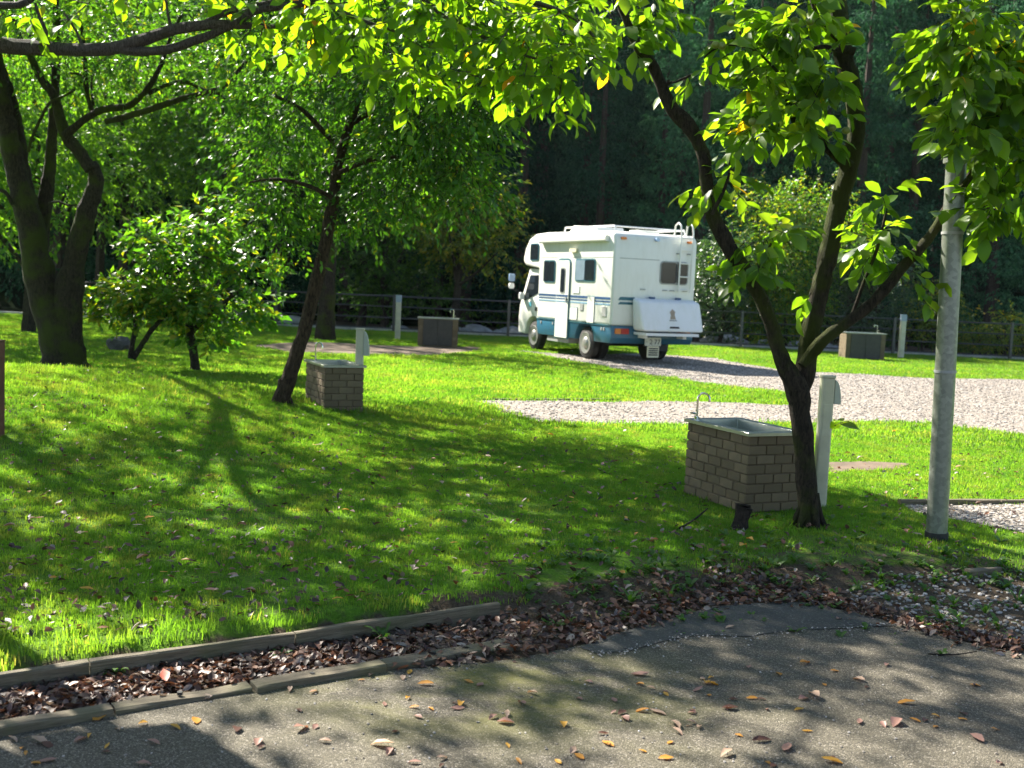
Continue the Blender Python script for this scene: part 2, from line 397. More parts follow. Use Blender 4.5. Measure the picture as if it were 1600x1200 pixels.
def sheet(name, poly, dz, m, soil=None, **props):
    bm = bmesh.new(); f = bm.faces.new([bm.verts.new((x, y, 0)) for x, y in poly])
    bmesh.ops.triangulate(bm, faces=[f])
    for it in range(5):
        long = [e for e in bm.edges if e.calc_length() > (.5 if it < 4 else .6)]
        if not long: break
        bmesh.ops.subdivide_edges(bm, edges=long, cuts=1); bmesh.ops.triangulate(bm, faces=bm.faces)
    for v in bm.verts: v.co.z = (tz(v.co.x, v.co.y) if dz is not None else 0) + (dz or 0)
    bmesh.ops.recalc_face_normals(bm, faces=bm.faces)
    me = bpy.data.meshes.new(name); bm.to_mesh(me); bm.free(); me.materials.append(m)
    if soil is not None:
        a = me.attributes.new('soil', 'FLOAT', 'POINT')
        co = np.array([v.co[:] for v in me.vertices]); a.data.foreach_set('value', soil(co[:, 0], co[:, 1]).astype(np.float32))
    return obj(name, me, None, kind='structure', **props)

# ------------------------------------------------------------------ scatter by geometry nodes (uncountable stuff only)
def variants(name, meshes):
    c = bpy.data.collections.new(name)
    for i, me in enumerate(meshes):
        o = bpy.data.objects.new("%s_source.%03d" % (name, i), me); c.objects.link(o)
    return c
def scatter(name, P, rot, scl, idx, coll, **props):
    me = bpy.data.meshes.new(name); n_ = len(P); me.vertices.add(n_); me.vertices.foreach_set('co', np.asarray(P, np.float32).ravel())
    a = me.attributes.new('rot', 'FLOAT_VECTOR', 'POINT'); a.data.foreach_set('vector', np.asarray(rot, np.float32).ravel())
    a = me.attributes.new('scl', 'FLOAT', 'POINT'); a.data.foreach_set('value', np.asarray(scl, np.float32))
    a = me.attributes.new('idx', 'INT', 'POINT'); a.data.foreach_set('value', np.asarray(idx, np.int32))
    o = obj(name, me, None, kind='stuff', **props)
    ng = bpy.data.node_groups.new(name, 'GeometryNodeTree')
    ng.interface.new_socket('Geometry', in_out='INPUT', socket_type='NodeSocketGeometry')
    ng.interface.new_socket('Geometry', in_out='OUTPUT', socket_type='NodeSocketGeometry')
    gi = ng.nodes.new('NodeGroupInput'); go = ng.nodes.new('NodeGroupOutput')
    ip = ng.nodes.new('GeometryNodeInstanceOnPoints'); ci = ng.nodes.new('GeometryNodeCollectionInfo')
    ci.inputs[0].default_value = coll; ci.inputs[1].default_value = True; ci.inputs[2].default_value = True
    def na(t, nm):
        x = ng.nodes.new('GeometryNodeInputNamedAttribute'); x.data_type = t; x.inputs[0].default_value = nm; return x.outputs[0]
    L = ng.links.new
    L(gi.outputs[0], ip.inputs['Points']); L(ci.outputs[0], ip.inputs['Instance']); ip.inputs['Pick Instance'].default_value = True
    L(na('INT', 'idx'), ip.inputs['Instance Index']); L(na('FLOAT_VECTOR', 'rot'), ip.inputs['Rotation']); L(na('FLOAT', 'scl'), ip.inputs['Scale'])
    L(ip.outputs[0], go.inputs[0])
    md = o.modifiers.new('scatter', 'NODES'); md.node_group = ng
    return o

# ------------------------------------------------------------------ GROUND
xs = np.concatenate([np.arange(-60, -16, 2.), np.arange(-16, -7, .3), np.arange(-7, 7, .11), np.arange(7, 20, .3), np.arange(20, 61, 2.)])
ys = np.concatenate([np.arange(-4, 2, .5), np.arange(2, 7.5, .05), np.arange(7.5, 16, .15), np.arange(16, 48, .4), np.arange(48, 121, 2.)])
X, Y = np.meshgrid(xs, ys); Z = terrain(X, Y)
P = gnd
GR1 = gpoly([(915, 556), (1000, 552), (1120, 560), (1230, 580), (1440, 590), (1700, 596), (1800, 690), (1600, 683), (1450, 662), (1300, 661), (1090, 663), (960, 662), (850, 661), (790, 648), (738, 627), (900, 627), (1100, 629), (1245, 633), (1235, 616), (1110, 600), (1000, 584), (935, 572), (800, 548), (760, 543)], 0, .07)
GR2 = gpoly([(1412, 789), (1800, 789), (1900, 880), (1600, 834), (1500, 815), (1430, 800)], 0, .03)
DIRT1 = gpoly([(395, 540), (470, 535), (640, 541), (750, 543), (760, 549), (690, 556), (560, 556), (450, 552)], 0, .12)
DIRT2 = gpoly([(1285, 722), (1350, 719), (1420, 724), (1400, 733), (1300, 737)], 0, .06)
soil = np.zeros_like(X)
soil = np.maximum(soil, 1.2 * (1 - sstep(-.05, np.where(X < -.3, .03, .25), Y - edge_y(X))))
soil = np.maximum(soil, .45 * (1 - sstep(.1, 1.6, Y - edge_y(X))) * sstep(-.5, 1.5, X))
bp_ = gz(860, 715, 0); soil = np.maximum(soil, .55 * np.exp(-((X - bp_.x) / 1.3) ** 2 - ((Y - bp_.y) / .5) ** 2))
soil = np.maximum(soil, .3 * np.exp(-((X + 2.2) / 1.6) ** 2 - ((Y - 10.3) / .9) ** 2))
soil = np.maximum(soil, .25 * (Y < 8) * (1 - sstep(0, 1.3, Y - edge_y(X))))
soil = np.maximum(soil, .28 * sstep(.1, .5, wob(X * 1.3, Y * 1.7, 1.5)) * (Y < 12))
soil = np.maximum(soil, 1.3 * sstep(33.5, 34.2, Y))
nx, ny = len(xs), len(ys)
idx = np.arange(nx * ny).reshape(ny, nx)
Fq = np.stack([idx[:-1, :-1], idx[:-1, 1:], idx[1:, 1:], idx[1:, :-1]], -1).reshape(-1, 4)
yc = (Y[:-1, :-1] + Y[1:, 1:]).ravel() / 2
Vg = np.stack([X, Y, Z], -1).reshape(-1, 3)
far = yc > 44
def sub(Vs, Fs, so):
    u, inv = np.unique(Fs, return_inverse=True); return Vs[u], inv.reshape(Fs.shape), so[u]
a_, b2, c_ = sub(Vg, Fq[~far], soil.ravel()); obj('ground', np_mesh('ground', a_, b2, c_, M['lawn'], True, 'soil'), kind='structure')
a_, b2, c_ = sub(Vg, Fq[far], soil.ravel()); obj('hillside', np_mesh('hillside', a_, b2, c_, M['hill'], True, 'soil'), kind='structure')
sheet('gravel_drive', GR1, .006, M['gravel']); sheet('gravel_pitch', GR2, .006, M['gravel'])
sheet('dirt_patch', DIRT1, .006, M['dirt']); sheet('dirt_patch', DIRT2, .006, M['dirt'])
ROAD = gpoly([(-900, 1300), (-300, 1190), (0, 1142), (180, 1108), (420, 1068), (620, 1052), (800, 1034), (930, 1008), (1040, 978), (1140, 948), (1250, 943), (1340, 962), (1420, 984), (1530, 1012), (1620, 1028), (2300, 1110), (2600, 2500), (-1500, 2500)], ROADZ, .02)
def moss_mask(x, y):
    e = gz(760, 1075, ROADZ); return np.clip(np.exp(-((x - e.x) / .75) ** 2 - ((y - e.y) / .45) ** 2) * .75, 0, 1)
ro = sheet('road', ROAD, .012, M['asphalt'], moss_mask)
PATCH = gpoly([(905, 1016), (960, 996), (1040, 972), (1120, 951), (1235, 944), (1330, 961), (1400, 981), (1330, 984), (1240, 990), (1170, 1000), (1080, 998), (1020, 1010), (980, 1022), (930, 1026)], ROADZ, .012, .1)
sheet('road_patch', PATCH, .0155, M['patch'])
kb = MB()
for i in range(24): kb.box(-24 + 2.0 * i, -24 + 2.0 * i + 1.985, 33.2, 33.42, -.05, .10 + .004 * (i % 3))
# kerb under the fence: separate stones
kt = thing('kerb', 'pale concrete kerb running along the foot of the dark fence', 'kerb', (0, 33.3, 0))
for i in range(24):
    MB().box(-1, .985, -.1, .1, -.05, .09 + .006 * (i % 3)).build('kerb_stone', M['concrete'], kt, .012).location = (-24 + 2 * i, 0, 0)

# ------------------------------------------------------------------ GRASS
def blade_tuft(nb, h, spread, wd, seed, lean=.5):
    r = np.random.default_rng(seed); V = []; Fc = []
    for i in range(nb):
        a = r.uniform(0, 2 * PI); rr = spread * math.sqrt(r.uniform()); bx, by = rr * math.cos(a), rr * math.sin(a)
        d = r.uniform(0, 2 * PI); hh = h * r.uniform(.45, 1.15); ln = hh * r.uniform(.1, 1) * lean; wx = wd * r.uniform(.7, 1.3)
        dx, dy = math.cos(d), math.sin(d); sx, sy = -dy * wx / 2, dx * wx / 2; k = len(V)
        V += [(bx - sx, by - sy, -.01), (bx + sx, by + sy, -.01), (bx + sx * .8 + dx * ln * .35, by + sy * .8 + dy * ln * .35, hh * .6), (bx - sx * .8 + dx * ln * .35, by - sy * .8 + dy * ln * .35, hh * .6), (bx + dx * ln, by + dy * ln, hh)]
        Fc += [(k, k + 1, k + 2), (k, k + 2, k + 3), (k + 3, k + 2, k + 4)]
    return np_mesh('grass_tuft', V, np.array(Fc), None, M['grass'])
near_c = variants('lawn_tuft', [blade_tuft(28, .021, .07, .0042, i) for i in range(6)] + [blade_tuft(10, .06, .05, .0045, 50 + i, .8) for i in range(3)])
far_c = variants('lawn_tuft_far', [blade_tuft(30, .038, .16, .010, 20 + i) for i in range(5)])
def rand_pts(n_, x0, x1, y0, y1):
    x = rng.uniform(x0, x1, n_); y = rng.uniform(y0, y1, n_); return x, y
def in_view(x, y, mrg=1.04):
    return np.abs(x) < (.50 * y * mrg + .8)
BARE = [GR1, GR2, DIRT1, DIRT2]
def lawn_ok(x, y):
    ok = (y > edge_y(x) + np.where(x < -.3, .0, .03)) & (y < 33.1) & in_view(x, y)
    for p in BARE: ok &= ~pip(x, y, p)
    return ok
x, y = rand_pts(90000, -8, 8, 4.2, 12.5); ok = lawn_ok(x, y)
thin = .30 * (1 - sstep(.1, 1.4, y - edge_y(x))) * (x > -.3) + .35 * np.exp(-((x - bp_.x) / 1.1) ** 2 - ((y - bp_.y) / .45) ** 2) + .30 * (mw := (wob(x * 1.3, y * 1.7, 1.5) > .3)) + .38 * (y < 9)
ok &= rng.uniform(0, 1, len(x)) > thin; x, y = x[ok], y[ok]; n_ = len(x)
tall = (rng.uniform(0, 1, n_) < .008 + .10 * (wob(x, y, 1.3) > .6) * (y > 9) + .22 * np.exp(-((x + 4.3) / 2.2) ** 2) * ((y > 9.5) & (y < 13)) + .5 * ((y - edge_y(x)) < .45) * (x < -.9))
ii = np.where(tall, rng.integers(6, 9, n_), rng.integers(0, 6, n_))
scatter('lawn_grass', np.stack([x, y, terrain(x, y)], -1), np.stack([rng.normal(0, .1, n_), rng.normal(0, .1, n_), rng.uniform(0, 6.28, n_)], -1), rng.uniform(.7, 1.25, n_), ii, near_c, label='short bright green lawn grass')
x, y = rand_pts(120000, -18, 18, 12.3, 33.1); ok = lawn_ok(x, y); x, y = x[ok], y[ok]; n_ = len(x)
scatter('field_grass', np.stack([x, y, terrain(x, y)], -1), np.stack([rng.normal(0, .1, n_), rng.normal(0, .1, n_), rng.uniform(0, 6.28, n_)], -1), rng.uniform(.7, 1.25, n_), rng.integers(0, 5, n_), far_c, label='short green grass across the far field')

# stones
def pebble(seed, fl=.6):
    bm = bmesh.new(); bmesh.ops.create_icosphere(bm, subdivisions=1, radius=.5); r = random.Random(seed)
    for v in bm.verts: v.co *= r.uniform(.75, 1.15); v.co.z *= fl
    me = bpy.data.meshes.new('pebble'); bm.to_mesh(me); bm.free(); me.materials.append(M['stone']); return me
pc = variants('pebble', [pebble(i) for i in range(5)])
def euler(n_): return rng.uniform(0, 6.28, (n_, 3)) * np.array([.06, .06, 1])
for nm, poly, cnt, sz in (('gravel', GR1, 26000, .034), ('gravel', GR2, 3500, .026)):
    q = np.array(poly); x, y = rand_pts(cnt, q[:, 0].min(), min(q[:, 0].max(), 16), q[:, 1].min(), q[:, 1].max()); ok = pip(x, y, poly) & in_view(x, y); x, y = x[ok], y[ok]; n_ = len(x)
    scatter(nm, np.stack([x, y, terrain(x, y) + .008], -1), euler(n_), sz * rng.uniform(.5, 1.5, n_), rng.integers(0, 5, n_), pc, label='pale loose gravel stones')
GR3 = gpoly([(1270, 925), (1380, 900), (1600, 905), (1700, 1010), (1600, 1012), (1480, 975), (1400, 950)], -.06, .05)
x, y = rand_pts(9000, 1, 4.5, 4, 8); ok = pip(x, y, GR3); x, y = x[ok], y[ok]; n_ = len(x)
scatter('gravel', np.stack([x, y, terrain(x, y) + .004], -1), euler(n_), .022 * rng.uniform(.5, 1.6, n_), rng.integers(0, 5, n_), pc, label='loose grey gravel among weeds at the road edge')
# seams of small white chips along the patch edge and chips loose on the road
x = []; 
for (a, b_), (c, d) in zip([(930, 1026), (980, 1022), (1020, 1010), (1080, 998), (1170, 1000), (1240, 990), (1330, 984)], [(980, 1022), (1020, 1010), (1080, 998), (1170, 1000), (1240, 990), (1330, 984), (1400, 981)]):
    for k in range(34):
        t = random.random(); g = gz(a + (c - a) * t + random.gauss(0, 9), b_ + (d - b_) * t + abs(random.gauss(0, 6)) - 2, ROADZ); x.append((g.x, g.y, ROADZ + .02))
for k in range(500):
    g = gz(random.uniform(-50, 1650), random.uniform(1010, 1230), ROADZ); x.append((g.x, g.y, ROADZ + .014))
x = np.array(x); n_ = len(x); scatter('road_chippings', x, euler(n_), .011 * rng.uniform(.25, 1.25, n_), rng.integers(0, 5, n_), pc, label='small pale stone chips loose on the asphalt')

# ------------------------------------------------------------------ leaf templates
LEAF2 = (np.array([(0, 0, 0), (.45, .24, .06), (1, 0, -.04), (.45, -.24, .06)]), np.array([(0, 3, 2), (0, 2, 1)]))
LEAF8 = (np.array([(0, 0, 0), (.18, .15, .03), (.45, .27, .06), (.75, .19, .02), (1, 0, -.12), (.75, -.19, .02), (.45, -.27, .06), (.18, -.15, .03), (.45, 0, 0), (.75, 0, -.035)]),
         np.array([(0, 8, 2), (0, 2, 1), (8, 9, 3), (8, 3, 2), (9, 4, 3), (0, 7, 6), (0, 6, 8), (8, 6, 5), (8, 5, 9), (9, 5, 4)]))
def unit(v): return v / (np.linalg.norm(v, axis=-1, keepdims=True) + 1e-9)
def leaf_arrays(pos, d, nrm, size, tint, tpl=LEAF2):
    T, Fc = tpl; d = unit(d); s = unit(np.cross(nrm, d)); u = np.cross(d, s); k = len(T)
    V = pos[:, None] + size[:, None, None] * (T[None, :, 0:1] * d[:, None] + T[None, :, 1:2] * s[:, None] + T[None, :, 2:3] * u[:, None])
    Fn = (Fc[None] + (np.arange(len(pos)) * k)[:, None, None]).reshape(-1, 3)
    return V.reshape(-1, 3), Fn, np.repeat(tint, k)
def sprays(clusters, leaf, per, tw=.28, droop=.25, jit=.6, flat=.35, seed=0, shell=.5, tintmu=.45, tintsd=.22, centre=None):
    """clusters: (x,y,z,rx,ry,rz,ntwigs) -> leaves on twigs"""
    r = np.random.default_rng(seed); P = []; D = []; A = []; B = []
    for (cx, cy, cz, rx, ry, rz, nt_) in clusters:
        nt_ = int(nt_); v = unit(r.normal(size=(nt_, 3))); rad = r.uniform(0, 1, (nt_, 1)) ** (shell * .66)
        p = v * rad; lump = 1 + .22 * np.sin(v[:, :1] * 5 + cx) * np.sin(v[:, 1:2] * 6 + cy) * np.cos(v[:, 2:3] * 5 + cz)
        pos = np.array([cx, cy, cz]) + p * lump * np.array([rx, ry, rz])
        dd = unit(v * np.array([1, 1, .5]) + r.normal(0, .45, (nt_, 3)) + np.array([0, 0, -droop]))
        ln = tw * r.uniform(.5, 1.4, (nt_, 1))
        A.append(pos); B.append(pos + dd * ln + np.array([0, 0, -1]) * droop * ln * .4)
    A = np.concatenate(A); B = np.concatenate(B); n_ = len(A)
    t = np.tile((np.arange(per) + .6) / per, n_); ai = np.repeat(np.arange(n_), per)
    base = A[ai] * (1 - t[:, None]) + B[ai] * t[:, None]; td = unit(B - A)[ai]
    sgn = np.tile(np.where(np.arange(per) % 2, 1, -1), n_)[:, None]
    up = unit(np.array([0, 0, 1]) + r.normal(0, .35, (len(base), 3))); side = unit(np.cross(up, td)) * sgn
    d = unit(td * (.5 + .6 * t[:, None]) + side * .8 + r.normal(0, .3 * jit * 1.5, base.shape) + np.array([0, 0, -droop * 1.3]))
    nrm = unit(up * (1 - flat * .5) + r.normal(0, jit * .7, base.shape))
    size = leaf * r.uniform(.6, 1.25, len(base)); tint = np.clip(r.normal(tintmu, tintsd, len(base)) + .12 * np.repeat(r.normal(0, 1, n_), per), 0, 1)
    return base, d, nrm, size, tint, A, B
def twig_arrays(A, B, r0):
    d = unit(B - A); a = unit(np.cross(d, np.array([.3, .2, .9]))); b_ = np.cross(d, a); V = []
    for k in range(3):
        o = (a * math.cos(k * 2.094) + b_ * math.sin(k * 2.094)) * r0; V.append(A + o)
    V.append(B); V = np.stack(V, 1); n_ = len(A)
    Fc = np.array([(0, 1, 3), (1, 2, 3), (2, 0, 3)]); return V.reshape(-1, 3), (Fc[None] + (np.arange(n_) * 4)[:, None, None]).reshape(-1, 3)

def limb_mesh(limbs, k=10, rough=.12, seed=0):
    """limbs: lists of (Vector, radius); smooth tapering tubes with lumps"""
    MBk = MB()
    for li, L in enumerate(limbs):
        pts = []; rad = []
        for i in range(len(L) - 1):
            p0 = L[max(i - 1, 0)][0]; p1, r1 = L[i]; p2, r2 = L[i + 1]; p3 = L[min(i + 2, len(L) - 1)][0]
            st = max(2, int((p2 - p1).length / max(.05, (r1 + r2) * .35))); st = min(st, 9)
            for s_ in range(st):
                t = s_ / st
                pts.append(.5 * ((2 * p1) + (p2 - p0) * t + (2 * p0 - 5 * p1 + 4 * p2 - p3) * t * t + (3 * p1 - p0 - 3 * p2 + p3) * t ** 3)); rad.append(r1 + (r2 - r1) * t)
        pts.append(L[-1][0]); rad.append(L[-1][1])
        n0 = len(MBk.v); MBk.tube(pts, rad, k)
        for j in range(n0, len(MBk.v)):
            i = (j - n0) // k; c = pts[i]; v = Vector(MBk.v[j]); q = v * (1.1 / max(.05, rad[i] * 3)) + Vector((li * 7 + seed, 0, 0))
            v = c + (v - c) * (1 + rough * 1.6 * mnoise.noise(q) + rough * mnoise.noise(q * 2.7)); MBk.v[j] = tuple(v)
    return MBk
def shift(mb, L): mb.v = [(a - L[0], b_ - L[1], c - L[2]) for a, b_, c in mb.v]; return mb
def rel_mesh(name, V, Fc, tint, m, L, smooth=False): return np_mesh(name, np.asarray(V) - np.array(L), Fc, tint, m, smooth)

def PX(lst, dy=None, k=1):
    """list of (px, py, radius_px, depth) -> limb"""
    out = []
    for q in lst:
        Yd = q[3] if len(q) > 3 else dy
        out.append((at(q[0], q[1], Yd), q[2] * Yd / F * k))
    return out
def CL(lst, dens=1):
    """clusters by centre pixel, depth and pixel radii, depth radius in metres, count"""
    out = []
    for px, py, d, rx, ry, rd, n_ in lst:
        p = at(px, py, d); out.append((p.x, p.y, p.z, rx * d / F, rd, ry * d / F, n_ * dens))
    return out

# unseen twigs added above the frame, kept where their shadows shape the lawn shade
_sh = Vector((-sd.x / sd.z, -sd.y / sd.z))
LITP = [[(0, 600), (150, 600), (215, 655), (300, 690), (230, 720), (60, 735), (0, 720)], [(0, 938), (250, 945), (330, 1000), (0, 1050)], [(300, 735), (400, 745), (440, 800), (370, 815), (310, 780)],
        [(430, 640), (560, 690), (640, 745), (520, 730), (440, 690)], [(190, 1005), (560, 975), (590, 1015), (330, 1060), (180, 1060)], [(230, 745), (290, 755), (270, 790), (215, 775)], [(0, 760), (60, 750), (90, 800), (0, 830)], [(640, 780), (700, 790), (690, 815), (630, 805)]]
SHADEP = [(-700, 560), (150, 590), (330, 640), (450, 650), (560, 690), (700, 730), (850, 752), (1060, 770), (1080, 800), (1300, 835), (1700, 880), (2000, 1400), (-900, 1400)]
def shade_canopy(x0, x1, y0, y1, z0, z1, count, road_open=.45, seed=0):
    r = np.random.default_rng(seed); out = []
    while len(out) < count:
        p = (r.uniform(x0, x1), r.uniform(y0, y1), r.uniform(z0, z1)); 
        if r.uniform() < .0: continue
        h = p[2]; gx, gy = p[0] + h * _sh.x, p[1] + h * _sh.y
        if gy < 1.5: continue
        px, py, dz = proj((gx, gy, 0)); P1 = np.array([px]); P2 = np.array([py]); keep = pip(P1, P2, SHADEP)[0]
        if keep and any(pip(P1, P2, q)[0] for q in LITP): keep = r.uniform() < .06
        if keep and py > 1010: keep = (mnoise.noise(Vector((gx * 1.1, gy * 1.9, 4.2))) + .6 * mnoise.noise(Vector((gx * 3, gy * 4, 1.2))) > road_open - .48)
        if keep and proj(p)[1] > -25 and -20 < proj(p)[0] < 1620: keep = False
        k = p[2] - 2.85; qx, qy = p[0] + k * _sh.x, p[1] + k * _sh.y
        if -1.9 < qx < .8 and 4.5 < qy < 5.6: keep = False
        k = p[2] - 3.3; qx, qy = p[0] + k * _sh.x, p[1] + k * _sh.y
        if 1.2 < qx < 4.2 and 6.8 < qy < 8.5: keep = False
        out.append(p if keep else None)
    return [(p[0], p[1], p[2], .08, .08, .05, 1) for p in out if p]
# ------------------------------------------------------------------ BIG MOSSY TREE
DB = 11.8
def root_flare(px, py, d, rp, n_, seed):
    r = random.Random(seed); L = []
    c = at(px, py, d)
    for i in range(n_):
        a = 2 * PI * i / n_ + r.uniform(-.3, .3); rr = rp * d / F
        tip = Vector((c.x + math.cos(a) * rr * 2.0, c.y + math.sin(a) * rr * 1.8, 0)); tip.z = tz(tip.x, tip.y) - .05
        mid = Vector((c.x + math.cos(a) * rr * .95, c.y + math.sin(a) * rr * .95, tip.z + .13))
        L.append([(c + Vector((math.cos(a) * rr * .4, math.sin(a) * rr * .4, .25)), rr * .42), (mid, rr * .32), (tip, rr * .12)])
    return L
loc = gnd(98, 583); DB = loc.y
T = thing('mossy_tree', 'big mossy tree with a thick forked trunk and crooked limbs on the grass bank', 'tree', loc)
limbs = [PX([(106, 600, 62), (100, 570, 58), (92, 530, 52), (80, 490, 46), (66, 450, 42), (56, 400, 36), (44, 340, 33), (28, 280, 27), (15, 220, 24), (2, 150, 22), (-15, 60, 19), (-40, -80, 15), (-60, -240, 9)], DB, 0.6),
         PX([(100, 590, 40), (104, 540, 40), (104, 490, 38), (110, 450, 34), (118, 400, 28), (130, 350, 26), (142, 310, 22), (150, 280, 19), (142, 255, 16)], DB, 0.6),
         PX([(142, 265, 17), (122, 235, 16), (104, 213, 16), (94, 185, 13), (84, 150, 12), (66, 125, 10), (52, 98, 9), (36, 70, 7), (20, 30, 5)], DB - .1, 0.6),
         PX([(100, 213, 12), (120, 196, 9), (142, 180, 9), (165, 170, 9), (200, 166, 8), (222, 148, 7), (238, 128, 7), (252, 100, 6), (262, 70, 5), (285, 20, 4)], DB - .2, 0.6),
         PX([(165, 190, 8), (205, 180, 8), (250, 166, 8), (290, 152, 7), (325, 144, 6), (350, 135, 6), (368, 115, 5), (400, 80, 4)], DB - .4, 0.6),
         PX([(322, 146, 5), (350, 152, 5), (385, 162, 4), (420, 158, 3)], DB - .4, 0.6),
         PX([(232, 146, 6), (262, 132, 5), (290, 128, 5), (318, 140, 4), (345, 146, 3)], DB - .1, 0.6),
         PX([(146, 178, 7), (138, 155, 6), (134, 125, 6), (132, 80, 5), (125, 30, 4)], DB, 0.6),
         PX([(146, 165, 4), (143, 130, 3), (150, 105, 3), (168, 90, 2)], DB, 0.6),
         PX([(48, 380, 22), (40, 300, 21), (32, 240, 18), (22, 180, 16), (12, 140, 15), (-8, 90, 13), (-40, 20, 8)], DB + .25, 0.6),
         PX([(60, 400, 22), (70, 320, 19), (78, 260, 15), (82, 200, 12), (86, 130, 11), (88, 60, 10), (90, -40, 8), (95, -160, 5)], DB + .3, 0.6),
         PX([(44, 238, 4), (50, 215, 4), (64, 185, 4), (78, 160, 4), (100, 150, 3), (122, 135, 3), (128, 118, 3), (108, 114, 2)], DB - .2, 0.6),
         PX([(76, 318, 3), (92, 315, 3), (106, 321, 2.5), (120, 320, 2)], DB - .3, 0.6),
         PX([(20, 320, 5), (8, 300, 5), (-6, 296, 4)], DB - .2, 0.6)]
limbs += [[(at(-40, -80, DB), .09), (Vector((-6.5, 12.0, 5.6)), .06), (Vector((-5.2, 11.5, 5.6)), .04), (Vector((-3.4, 12.0, 6.0)), .02)], [(at(-40, -80, DB), .08), (Vector((-7.6, 12.3, 6.2)), .04), (Vector((-8.8, 11.4, 5.6)), .02)]]  # off-frame limbs added to carry the shade twigs
limbs += root_flare(102, 585, DB, 32, 7, 3)
shift(limb_mesh(limbs, 12, .13), loc).build('trunk', M['bark_moss'], T, smooth=True)
EXT = shade_canopy(-10.5, -2.6, 9.3, 14.2, 5.1, 6.6, 4200, seed=5)  # out-of-frame twigs added to shade the lawn, merged into this crown
cl = CL([(60, 60, DB, 170, 90, 1.6, 420), (240, 70, DB + .3, 150, 80, 1.5, 420), (-60, -120, DB, 220, 150, 2.2, 500), (180, -140, DB, 220, 140, 2.2, 520), (380, 120, DB, 90, 70, 1.1, 220), (0, 30, DB + 1.5, 200, 100, 1.4, 300),
         (-250, -250, DB - .5, 240, 160, 2.0, 260), (150, -330, DB, 250, 130, 2, 260)])
b0, d0, n0, s0, t0, A0, B0 = sprays(cl, .085, 8, .32, .25, seed=11, tintmu=.5)
b1_, d1_, n1_, s1_, t1_, A1_, B1_ = sprays(EXT, .12, 8, .3, .25, seed=14)
b0, d0, n0, s0, t0, A0, B0 = [np.concatenate(q) for q in ((b0, b1_), (d0, d1_), (n0, n1_), (s0, s1_), (t0, t1_), (A0, A1_), (B0, B1_))]
V, Fc, tt = leaf_arrays(b0, d0, n0, s0, t0); obj('crown', rel_mesh('crown', V, Fc, tt, M['leaf_small'], loc), T)
V, Fc = twig_arrays(A0, B0, .006); obj('twigs', rel_mesh('twigs', V, Fc, None, M['bark_dark'], loc), T, kind='stuff')

# ------------------------------------------------------------------ LEANING TREE
loc = gnd(438, 630); DL = loc.y
T = thing('leaning_tree', 'slender tree leaning right from the edge of the bank beside the brick sink', 'tree', loc)
limbs = [PX([(434, 640, 20), (440, 622, 17), (452, 590, 15), (464, 552, 14), (476, 515, 13), (486, 475, 13), (496, 432, 13), (506, 392, 12), (514, 350, 12), (521, 310, 11), (526, 272, 10), (534, 235, 9), (546, 195, 8.5), (558, 158, 8), (574, 105, 7), (592, 50, 6), (610, -30, 5), (620, -140, 3)], DL, 0.82),
         PX([(534, 235, 6), (500, 200, 5), (470, 170, 4), (430, 150, 3)], DL, 0.82), PX([(546, 195, 6), (600, 165, 5), (650, 150, 4), (700, 160, 3)], DL, 0.82),
         PX([(521, 310, 5), (480, 290, 4), (430, 280, 3), (390, 285, 2)], DL - .1, 0.82), PX([(526, 272, 5), (580, 250, 4), (640, 245, 3), (700, 250, 2)], DL - .3, 0.82),
         PX([(574, 105, 6), (640, 70, 5), (710, 50, 4), (760, 40, 3)], DL + .3, 0.82), PX([(574, 110, 5), (520, 60, 4), (460, 30, 3)], DL - .3, 0.82),
         PX([(500, 425, 2), (482, 418, 2), (470, 415, 1.5)], DL, 0.82)]
limbs += root_flare(442, 628, DL, 11, 5, 5)
shift(limb_mesh(limbs, 10, .09, 3), loc).build('trunk', M['bark_red'], T, smooth=True)
cl = CL([(665, 110, DL - 0.8, 125, 110, 1.5, 620), (500, 90, DL + 0.4, 140, 100, 1.4, 450), (700, 190, DL - 0.5, 95, 90, 1.0, 330), (635, 260, DL + 0.3, 110, 75, 1.0, 380), (435, 220, DL + 0.4, 100, 80, 1.0, 260), (410, 320, DL + 0.1, 60, 45, .6, 70),
         (450, 345, DL + 0.3, 50, 70, .5, 70), (570, 330, DL + 0.5, 70, 35, .7, 90), (770, 90, DL - 0.9, 70, 70, .8, 150), (640, -60, DL - 0.9, 190, 100, 1.6, 400), (460, -90, DL - 0.9, 180, 110, 1.6, 300), (740, 290, DL - 0.5, 45, 45, .5, 70)])
b0, d0, n0, s0, t0, A0, B0 = sprays(cl, .085, 8, .32, .35, seed=12, tintmu=.42)
V, Fc, tt = leaf_arrays(b0, d0, n0, s0, t0); obj('crown', rel_mesh('crown', V, Fc, tt, M['leaf_small'], loc), T)
V, Fc = twig_arrays(A0, B0, .005); obj('twigs', rel_mesh('twigs', V, Fc, None, M['bark_dark'], loc), T, kind='stuff')

